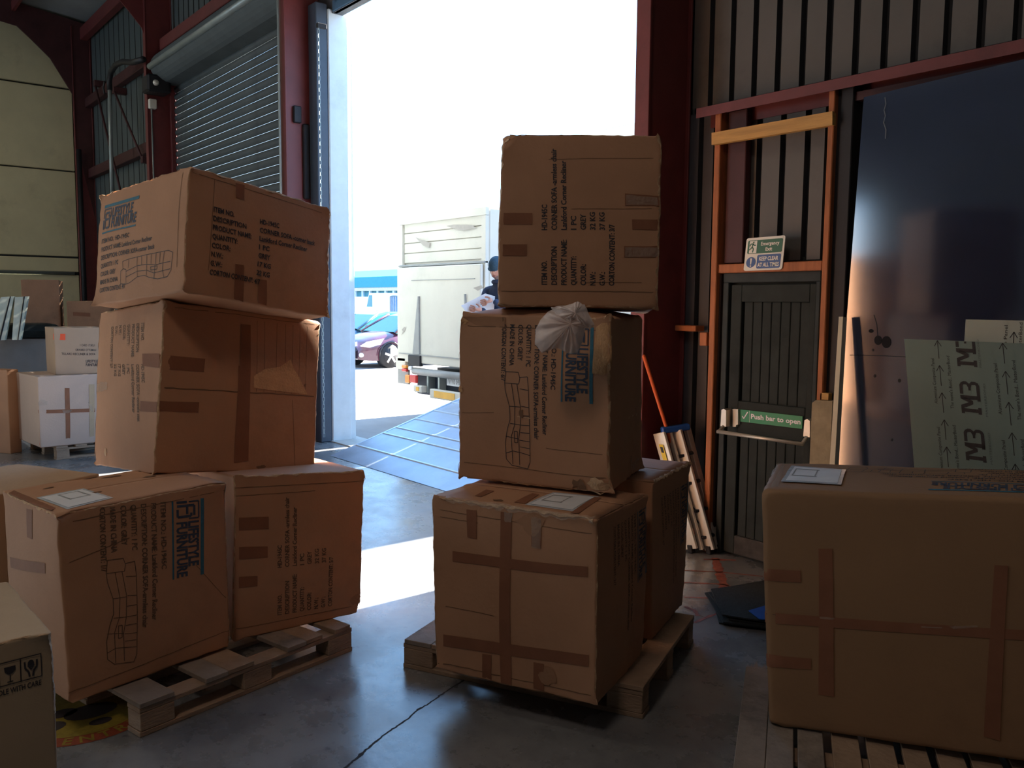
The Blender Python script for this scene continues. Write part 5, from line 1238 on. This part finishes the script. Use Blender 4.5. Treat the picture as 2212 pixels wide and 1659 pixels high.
a = tp(882, 766, YT-.08); b = tp(908, 792, YT-.08); MB().box(a[0], b[0], YT-.09, YT-.03, b[2], a[2], c=.01).build('hinge_block', dark, tk)
MB().box(X0-.02, X0+.26, YT-.06, YT+.04, zb_-.02, zb_+.16, c=.01).build('corner_step', truckw, tk)
a = tp(895, 803, YT-.04); MB().cyl((a[0], YT-.04, .72), (X1, YT-.04, .72), .055, 14).build('lift_tube', tgrey, tk, True)
for i, (x0, y0, x1, y1, m_, nm) in enumerate(((867, 788, 877, 796, lampo, 'indicator_lamp'), (867, 796, 877, 803, lampr, 'tail_lamp'), (874, 809, 884, 828, lampo, 'indicator_lamp'), (884, 809, 898, 828, lampr, 'tail_lamp'), (881, 791, 888, 800, lampw, 'reversing_lamp'))):
    a = tp(x0, y0, YT-.10); b = tp(x1, y1, YT-.10); MB().box(a[0], b[0], YT-.10, YT-.05, b[2], a[2], c=.012).build(nm, m_, tk)
MB().box(X0+.02, X0+.34, YT-.05, YT-.02, .50, .80, c=.01).build('lamp_bracket', tgrey, tk)
MB().box(X0+.35, X1-.1, YT+.1, YT+.5, .36, .70).build('underbody', mat('underbody_dark', (0.03, 0.045, 0.07), .7), tk)
MB().box(X0+.3, X1-.3, YT+.5, YT+5, .50, .74).build('chassis', dark, tk)
for px in (926, 950): a = tp(px, 830, YT); MB().box(a[0]-.02, a[0]+.02, YT-.02, YT+.1, .42, .70).build('strut', galv, tk)
a = tp(928, 837, YT-.12); b = tp(1012, 862, YT-.12)
zA, zB = tp(950, 846, YT-.12)[2], tp(950, 860, YT-.12)[2]
MB().box(a[0], X1, YT-.12, YT-.04, zB-.02, zA+.02, c=.008).build('underrun_bar', truckw, tk)
a2 = tp(938, 846, YT-.12); b2 = tp(982, 862, YT-.12); MB().box(a2[0], b2[0], YT-.126, YT-.119, zB, zA).build('reflector', reflec, tk)
a = tp(893, 832, YT-.12); b = tp(910, 850, YT-.12); MB().box(a[0], b[0], YT-.12, YT-.02, b[2]+.01, a[2], c=.008).build('underrun_end', truckw, tk)
a = tp(899, 834, YT-.12); b = tp(905, 848, YT-.12); MB().box(a[0], b[0], YT-.126, YT-.119, b[2]+.02, a[2]-.01).build('reflector', reflec, tk)
for k in (0, 1):
    x = X0+.15 if k == 0 else X1-.40
    for y in (YT+1.3, YT+4.6):
        MB().cyl((x, y, .36), (x+.25, y, .36), .38, 24).build('wheel', rubber, tk, True)
a = tp(966, 818, YT-.02); b = tp(994, 836, YT-.02)
pl = MB().box(a[0], a[0]+.40, YT-.03, YT-.015, b[2], b[2]+.17, c=.003).build('number_plate', paper, tk)
vs2, fs2 = text2d('NW8 64D', 0, 0, .10, .34, .03); MB().add([(a[0]+.03+x, YT-.033, b[2]+.03-y) for x, y in vs2], fs2).build('printed_text', tgrey, tk)
for px, py in ((880, 748),): a = tp(px, py, YT-.005); MB().cyl((a[0], YT-.012, a[2]), (a[0], YT, a[2]), .04, 14).build('reflector', mat('faded_red', (0.75, 0.45, 0.42), .5), tk)
def px_patch(name, pts, Y, m, parent):
    P = [at(x, y, Y=Y) for x, y in pts]; c = sum(P)/len(P); return MB().add([c]+P, [(0, 1+i, 1+(i+1) % len(P)) for i in range(len(P))]).build(name, m, parent)
stn = mat('rust_scrape', (0.45, 0.42, 0.38), .8)
px_patch('scrape', ((868, 712), (873, 706), (877, 708), (874, 716), (867, 724), (870, 716)), YT-.064, stn, tk)
px_patch('scrape', ((964, 488), (980, 485), (1020, 486), (1028, 492), (1000, 498), (980, 494)), YT-.003, stn, tk); px_patch('scrape', ((897, 512), (910, 518), (928, 524), (926, 536), (914, 530)), YT-.003, stn, tk)
px_patch('scrape', ((1022, 622), (1040, 616), (1043, 622), (1032, 628)), YT-.064, stn, tk)
# cab
MB().prism([(YT+5.35, .45), (YT+7.1, .45), (YT+7.15, 1.15), (YT+6.85, 2.05), (YT+5.35, 2.2)], 0, X0+.12, X1-.12).build('cab', truckw, tk)

# ================================================================== cars
def car(label, O, ang, paint, L=4.3, Wc=1.75, Hc=1.48, cat='car'):
    """nose towards local -x; built from lofted cross sections"""
    t = thing('car', label, cat, (O[0], O[1], -.02), 0, 'cars parked in the yard')
    M = Matrix.Translation((O[0], O[1], -.02))@rotz(ang)
    def interp(P, x):
        for (a, ya), (b, yb) in zip(P, P[1:]):
            if a <= x <= b: return ya+(yb-ya)*(x-a)/(b-a)
        return P[-1][1]
    hood = [(0, .62), (.12, .74), (.5, .86), (1.15, .98), (3.6, 1.0), (4.0, .98), (4.3, .88)]
    halfw = [(0, .52), (.12, .70), (.4, .82), (1.0, .87), (3.5, .87), (4.1, .80), (4.3, .66)]
    low_ = [(0, .24), (.3, .20), (4.0, .22), (4.3, .34)]
    n = 44; vs = []; prof = 14
    for i in range(n+1):
        x = 4.3*i/n; h = interp(hood, x); w_ = interp(halfw, x); lo2 = interp(low_, x)
        for j in range(prof+1):
            s_ = j/prof*2-1; a = abs(s_); sg = 1 if s_ > 0 else -1
            if a > .5: y = sg*w_*(1-.05*((a-.5)/.5)**2-.03*(1-(a-.5)/.5)); z = lo2+(h-.10-lo2)*(1-(a-.5)/.5)
            else: y = sg*w_*(.93*(a/.5)**.8); z = h-.10+.10*(1-(a/.5)**3)
            vs.append(M@Vector((x-2.15, y, z)))
    k = prof+1; fs = [(i*k+j, i*k+j+1, (i+1)*k+j+1, (i+1)*k+j) for i in range(n) for j in range(prof)]+[tuple(range(k)), tuple(range(n*k, (n+1)*k))[::-1]]
    MB().add(vs, fs).build('body_shell', paint, t, True)
    # greenhouse
    gh = [(1.05, .96, .80), (1.85, 1.38, .66), (2.3, 1.47, .62), (3.1, 1.46, .61), (3.7, 1.32, .62), (4.12, .98, .72)]
    vs = []
    for x, z, w_ in gh:
        for (yy, zz_) in ((-1.08, .94), (-1, z-.05), (-.86, z), (.86, z), (1, z-.05), (1.08, .94)): vs.append(M@Vector((x-2.15, yy*w_ if abs(yy) < 1.05 else math.copysign(.80, yy), min(zz_, z))))
    k = 6; fs = []; mi = []
    for i in range(5):
        for j in range(5):
            fs.append((i*k+j, i*k+j+1, (i+1)*k+j+1, (i+1)*k+j)); mi.append(0 if (j in (1, 2, 3) and i in (1, 2, 3)) else 1)
    g_ = MB(); g_.v = [tuple(v) for v in vs]; g_.f = fs; g_.m = mi; g_.build('cabin', [paint, cargl], t)
    for sg in (-1, 1):
        MB().cyl(M@Vector((1.05-2.15, sg*.79, .94)), M@Vector((1.9-2.15, sg*.60, 1.42)), .035, 8).build('pillar', paint, t, True)
        MB().beam(M@Vector((2.75-2.15, sg*.70, .96)), M@Vector((2.72-2.15, sg*.58, 1.44)), .05, .05).build('pillar', paint, t)
        for x in (.80, 3.42):
            c = M@Vector((x-2.15, sg*.66, .33)); c2 = M@Vector((x-2.15, sg*.895, .33)); c3_ = M@Vector((x-2.15, sg*.905, .33))
            ty = MB().cyl(c, c2, .33, 28).build('tyre', rubber, t, True)
            rim = MB(); rim.cyl(c2-(c2-c)*.06, c3_, .235, 28)
            rim.build('rim_well', dark, ty, True)
            sp_ = MB()
            for q in range(5):
                a = 2*math.pi*q/5+.3; dx = math.cos(a); dz = math.sin(a)
                sp_.beam(M@Vector((x-2.15, sg*.905, .33)), M@Vector((x-2.15+dx*.215, sg*.905, .33+dz*.215)), .055, .02, up=(M.to_3x3()@Vector((0, 1, 0))))
            sp_.cyl(c2, M@Vector((x-2.15, sg*.925, .33)), .05, 12); sp_.build('alloy_spokes', alu, ty)
            ar = MB().tube([M@Vector((x-2.15+.37*math.cos(q), sg*.885, .33+.37*math.sin(q))) for q in [math.pi*i/14 for i in range(15)]], .02, 6); ar.build('wheel_arch', black, t, True)
        hl = [(.02, .60), (.14, .72), (.62, .80), (.50, .64), (.2, .56)]
        MB().add([M@Vector((x-2.15, sg*(interp(halfw, x)+.006), z)) for x, z in hl], [(0, 1, 2, 3, 4)]).build('headlamp', lampw, t)
        MB().add([M@Vector((-.012-2.15, sg*y, z)) for y, z in ((.50, .72), (.22, .66), (.24, .58), (.50, .60))], [(0, 1, 2, 3)]).build('headlamp', lampw, t)
        MB().cyl(M@Vector((.10-2.15, sg*.58, .36)), M@Vector((.02-2.15, sg*.60, .36)), .06, 12).build('fog_lamp', lampw, t, True)
        MB().box(1.35-2.15, 1.5-2.15, sg*.97-.06, sg*.97+.06, .98, 1.10, M, c=.03).build('door_mirror', paint, t)
    MB().box(-.02-2.15, .02-2.15, -.42, .42, .26, .46, M, c=.01).build('grille', black, t)
    p_ = MB().box(-.04-2.15, -.015-2.15, -.26, .26, .34, .45, M).build('number_plate', paper, t)
    return t
# nose turned towards the doorway side; the front wheel stands where the photo shows it
wpos = at(845, 795, Z=-.02)
ca = math.radians(97)
hx = np.array([math.cos(ca), math.sin(ca)]); hy = np.array([-math.sin(ca), math.cos(ca)])
O1 = wpos[:2]-hx*(.80-2.15)+hy*.90
car('maroon hatchback with alloy wheels parked beyond the truck', O1, ca, carp)
O2 = O1+np.array([-2.9, .5])
car('dark blue car partly hidden behind the door jamb', O2, math.radians(95), carb)

# ================================================================== building across the yard
bd_ = thing('warehouse', 'low warehouse with teal roof far across the yard', 'building', (-79, 50, 0))
zr1 = at(760, 600, Y=46)[2]; zr0 = at(760, 622, Y=46)[2]; zc = at(760, 629, Y=46)[2]
MB().box(-140, -40, 46, 60, -.02, zc, c=.05).build('wall', tealw, bd_)
MB().prism([(45.6, zr0), (45.6, zr1), (53, zr1+1.2), (60, zr1), (60, zr0)], 0, -140, -40).build('roof', teal, bd_)
MB().box(-140, -40, 45.7, 46, zc, zr0).build('fascia', mat('fascia_pale', (0.7, 0.6, 0.5), .6), bd_)
for k in range(24): MB().box(-100+k*1.6, -99.7+k*1.6, 45.8, 46, -.02, zc).build('pilaster', whitep, bd_)
va = at(758, 700, Y=34); vb = at(815, 640, Y=34)
def van(label, xa, xb, ytop, Y, ybot=705):
    t = thing('van', label, 'van', ((xa+xb)/2, Y, 0), 0, 'white vans in the yard')
    zt2 = ytop
    L = xb-xa
    MB().prism([(xa, .35), (xa+.1, zt2*.55), (xa+L*.14, zt2*.62), (xa+L*.26, zt2), (xb-.1, zt2), (xb, .4)], 1, Y, Y+1.9).build('body', truckw, t)
    MB().prism([(xa+L*.16, zt2*.62), (xa+L*.265, zt2*.94), (xa+L*.4, zt2*.94), (xa+L*.4, zt2*.62)], 1, Y-.01, Y+1.91).build('side_window', cargl, t)
    for x in (xa+L*.18, xb-L*.2):
        for y in (Y-.02, Y+1.7): MB().cyl((x, y, .33), (x, y+.22, .33), .35, 18).build('wheel', rubber, t, True)
z1 = at(770, 641, Y=30)[2]; van('white van in the yard left of the silver cylinder drum', at(748, 700, Y=30)[0], at(786, 700, Y=30)[0], max(2.1, z1), 30)
z2 = at(820, 633, Y=28)[2]; van('taller white van in the yard behind the maroon car', at(785, 700, Y=28)[0], at(835, 700, Y=28)[0], z2, 28)
z2 = at(850, 640, Y=27)[2]; a = at(838, 690, Y=27); b = at(850, 640, Y=27)
tn = thing('storage_tank', 'ribbed blue grey tank standing in the yard beside the truck', 'tank', (a[0]+.4, 27.4, 0))
MB().cyl((a[0]+.45, 27.4, -.02), (a[0]+.45, 27.4, z2), .45, 24).build('shell', mat('tank_blue', (0.12, 0.22, 0.34), .5), tn, True)
for k in range(24):
    q = 2*math.pi*k/24; MB().cyl((a[0]+.45+.46*math.cos(q), 27.4+.46*math.sin(q), 0), (a[0]+.45+.46*math.cos(q), 27.4+.46*math.sin(q), z2-.03), .018, 5).build('rib', tgrey, tn)
MB().cyl((a[0]+.45, 27.4, z2), (a[0]+.45, 27.4, z2+.08), .48, 24, .3).build('lid', tgrey, tn, True)

# ================================================================== the worker on the ramp
PX, PY = at(1083, 620, Y=6.05)[:2]
FZ = .004+(PY-RY0)*sl_+.0
tocam = np.array([-fwd[0], -fwd[1], 0]); tocam /= np.linalg.norm(tocam)
rc = np.array([math.sin(YAW), -math.cos(YAW), 0])     # towards the right of the photo
# he turns a little towards the left of the photo
fa = tocam*.86-rc*.5; fa /= np.linalg.norm(fa); ra = np.array([-fa[1], fa[0], 0])*-1.0
if ra@rc < 0: ra = -ra
Bp = np.array([PX, PY, FZ])
def pp_(r, f, z): return Bp+ra*r+fa*f+np.array([0, 0, z])
def skinned(name, nodes, edges, m, parent, sub=2, root=0):
    me = bpy.data.meshes.new(name); Mi = PINV[parent.name]
    me.from_pydata([tuple(Mi@Vector(n[0])) for n in nodes], edges, []); me.update()
    o = bpy.data.objects.new(name, me); COL.objects.link(o); o.parent = parent; PINV[o.name] = PINV[parent.name]
    sm = o.modifiers.new('skin', 'SKIN'); me.skin_vertices  # layer made by the modifier call below
    if not me.skin_vertices: me.attributes  # pragma: no cover
    sk = me.skin_vertices[0].data
    for i, n in enumerate(nodes): sk[i].radius = (n[1], n[2] if len(n) > 2 else n[1])
    sk[root].use_root = True
    sb = o.modifiers.new('sub', 'SUBSURF'); sb.levels = sub; sb.render_levels = sub
    for x in (m if isinstance(m, (list, tuple)) else [m]): me.materials.append(x)
    sm.use_smooth_shade = True
    return o
pz = tag(thing('person', 'person in navy clothes and dark knitted cap reading a paper on the ramp', 'person', Bp), 'person in navy clothes and dark knitted cap reading a paper on the ramp', 'person')
LW = atd(1022, 667, 9.42); RWr = atd(1048, 649, 9.42)    # hands on the paper
sh_l = pp_(-.20, .0, 1.40); sh_r = pp_(.20, .0, 1.40)
def mid(a, b, d, k=.5): return a*(1-k)+b*k+np.array(d)
hl = LW+rc*.10+np.array([0, 0, -.02]); hr = RWr+rc*.09
el_l = mid(sh_l, hl, (0, 0, -.13), .5); el_r = mid(sh_r, hr, (0, 0, -.15), .5)+ra*.05
nodes = [(pp_(0, 0, .95), .155, .12), (pp_(0, .0, 1.12), .145, .11), (pp_(0, .0, 1.28), .165, .115), (pp_(0, 0, 1.40), .13, .10), (pp_(0, .03, 1.49), .065), (pp_(0, .05, 1.56), .055),
         (sh_l, .075), (el_l, .052), (hl, .036), (sh_r, .075), (el_r, .052), (hr, .036),
         (pp_(-.10, 0, .86), .105), (pp_(-.11, .03, .48), .070), (pp_(-.12, 0, .10), .048), (pp_(-.13, .12, .04), .045),
         (pp_(.10, 0, .86), .105), (pp_(.11, .03, .48), .070), (pp_(.12, 0, .10), .048), (pp_(.13, .12, .04), .045)]
edges = [(0, 1), (1, 2), (2, 3), (3, 4), (4, 5), (3, 6), (6, 7), (7, 8), (3, 9), (9, 10), (10, 11), (0, 12), (12, 13), (13, 14), (14, 15), (0, 16), (16, 17), (17, 18), (18, 19)]
skinned('clothed_body', nodes, edges, cloth, pz)
# head with brow, nose, chin, bent down to the paper
hc = pp_(.0, .10, 1.655)
down = .45
hf = fa*math.cos(down)+np.array([0, 0, -math.sin(down)]); hu = np.cross(ra, hf); hu = hu if hu[2] > 0 else -hu
def headf(d, p):
    x, y, z = d     # x right, y forward, z up
    r = Vector((x*.078, y*.098, z*.118))
    if y > 0:
        r.y += .022*math.exp(-((x/.16)**2+((z+.12)/.17)**2))        # nose
        r.y += .008*math.exp(-((x/.5)**2+((z-.22)/.14)**2))          # brow
        r.y -= .012*math.exp(-(((abs(x)-.38)/.16)**2+((z-.06)/.12)**2))  # eye sockets
        r.y += .008*math.exp(-((x/.30)**2+((z+.50)/.10)**2))         # lips
        r.y += .012*math.exp(-((x/.35)**2+((z+.85)/.2)**2))          # chin
    if z < -.2: r.x *= 1+.25*(z+.2)
    return r
hm = MB(); n, m_ = 36, 28; vs = []
for i in range(m_+1):
    ph = math.pi*i/m_
    for k in range(n):
        t = 2*math.pi*k/n; d = Vector((math.sin(ph)*math.cos(t), math.sin(ph)*math.sin(t), math.cos(ph))); p = headf(d, None)
        vs.append(hc+ra*p.x+hf*p.y+hu*p.z)
fsh = [(i*n+k, (i+1)*n+k, (i+1)*n+(k+1) % n, i*n+(k+1) % n) for i in range(m_) for k in range(n)]
hm.add(vs, fsh).build('head', skin, pz, True)
for sg in (-1, 1):
    MB().sphere(hc+ra*sg*.030+hf*.083+hu*.012, .011, 10, 8).build('eye', white, pz, True)
    MB().sphere(hc+ra*sg*.080+hf*-.005+hu*-.005, (.012, .02, .03), 10, 8).build('ear', skin, pz, True)
MB().tube([hc+ra*x+hf*(.104-abs(x)*.5)-hu*.052 for x in (-.026, -.013, 0, .013, .026)], .005, 6).build('mouth', mat('lips', (0.4, 0.15, 0.13), .5), pz, True)
# beard along the jaw
vs = []
for i in range(9):
    for k in range(15):
        z = -.42-.55*i/8; a = math.radians(-80+160*k/14); d = Vector((math.sin(a)*math.sqrt(max(0, 1-z*z)), math.cos(a)*math.sqrt(max(0, 1-z*z)), z)); p = headf(d, None)*1.05
        vs.append(hc+ra*p.x+hf*p.y+hu*p.z)
MB().add(vs, [(i*15+k, i*15+k+1, (i+1)*15+k+1, (i+1)*15+k) for i in range(8) for k in range(14)]).build('beard', mat('beard_grey', (0.22, 0.15, 0.13), .9, var=.3, scale=80), pz, True)
vs = []
for i in range(13):
    ph = math.radians(78)*i/12
    for k in range(n):
        t = 2*math.pi*k/n; d = Vector((math.sin(ph)*math.cos(t), math.sin(ph)*math.sin(t), math.cos(ph))); q = 1.10+.06*math.sin(ph*2)
        vs.append(hc+ra*d.x*.078*q+hf*(d.y*.098*q-.006)+hu*(d.z*.122*q+.004))
MB().add(vs, [(i*n+k, (i+1)*n+k, (i+1)*n+(k+1) % n, i*n+(k+1) % n) for i in range(12) for k in range(n)]).build('knitted_cap', capm, pz, True)
MB().tube([hc+ra*.082*math.cos(t)*1.07+hf*(.098*1.07*math.sin(t)-.006)+hu*.022 for t in [2*math.pi*i/30 for i in range(31)]], .011, 8).build('cap_brim', capm, pz, True)
MB().tube([hc+ra*-.088+hf*(.02*math.cos(t)+.01)+hu*(.055+.02*math.sin(t)) for t in [math.pi*i/8-.8 for i in range(9)]], .0025, 5).build('cap_badge', white, pz, True)
MB().tube([pp_(0+.075*math.cos(t), .035+.075*math.sin(t), 1.50+.015*math.sin(t)) for t in [2*math.pi*i/20 for i in range(21)]], .022, 8).build('collar', cloth, pz, True)
# hands: palm plus five separate bent fingers each, curled round the paper edge
def hand(W, inward, toward, up_, nm):
    """W wrist, inward: direction of the fingers, toward: out of the palm, up_: thumb side"""
    inward = inward/np.linalg.norm(inward); toward = toward-inward*(toward@inward); toward /= np.linalg.norm(toward); side = np.cross(inward, toward)
    if side@up_ < 0: side = -side
    nodes = [(W, .026, .022), (W+inward*.045, .038, .018), (W+inward*.085, .040, .016)]; edges = [(0, 1), (1, 2)]
    for k, (off, L_) in enumerate(((.030, .068), (.010, .078), (-.010, .072), (-.029, .056))):
        b = W+inward*.088+side*off; i0 = len(nodes)
        p1 = b+inward*L_*.42+toward*.006; p2 = p1+inward*L_*.28+toward*L_*.26; p3 = p2+toward*L_*.34+inward*L_*.02
        nodes += [(b, .0105), (p1, .0098), (p2, .009), (p3, .0078)]; edges += [(2, i0), (i0, i0+1), (i0+1, i0+2), (i0+2, i0+3)]
    b = W+inward*.03+side*.032; i0 = len(nodes)
    nodes += [(b, .0125), (b+side*.022+inward*.028+toward*.012, .0115), (b+side*.026+inward*.055+toward*.026, .009)]; edges += [(1, i0), (i0, i0+1), (i0+1, i0+2)]
    return skinned(nm, nodes, edges, skin, pz, 1, 0)
hand(hl, LW-hl, -tocam, np.array([0, 0, 1.]), 'hand'); hand(hr, RWr-hr+np.array([0, 0, -.02]), -tocam, np.array([0, 0, 1.]), 'hand')
# boots
for sg in (-1, 1):
    MB().sphere(pp_(sg*.125, .06, .05), (.055, .055, .05), 14, 8).build('boot', black, pz, True)
# the paper he holds: a creased sheet
c4p = [atd(996, 660, 9.47), atd(1048, 634, 9.50), atd(1069, 640, 9.50), atd(1066, 680, 9.47), atd(1012, 680, 9.45)]
cc = sum(c4p)/5+np.array([0, .03, 0])
ppm = MB().add([cc]+c4p+[p+np.array([0, .0015, 0]) for p in [cc]+c4p], [(0, 1+i, 1+(i+1) % 5) for i in range(5)]+[(6, 7+(i+1) % 5, 7+i) for i in range(5)]+[(1+i, 7+i, 7+(i+1) % 5, 1+(i+1) % 5) for i in range(5)])
tag(ppm.build('paper_sheet', paper), 'white paper sheet held by the person on the ramp', 'paper')
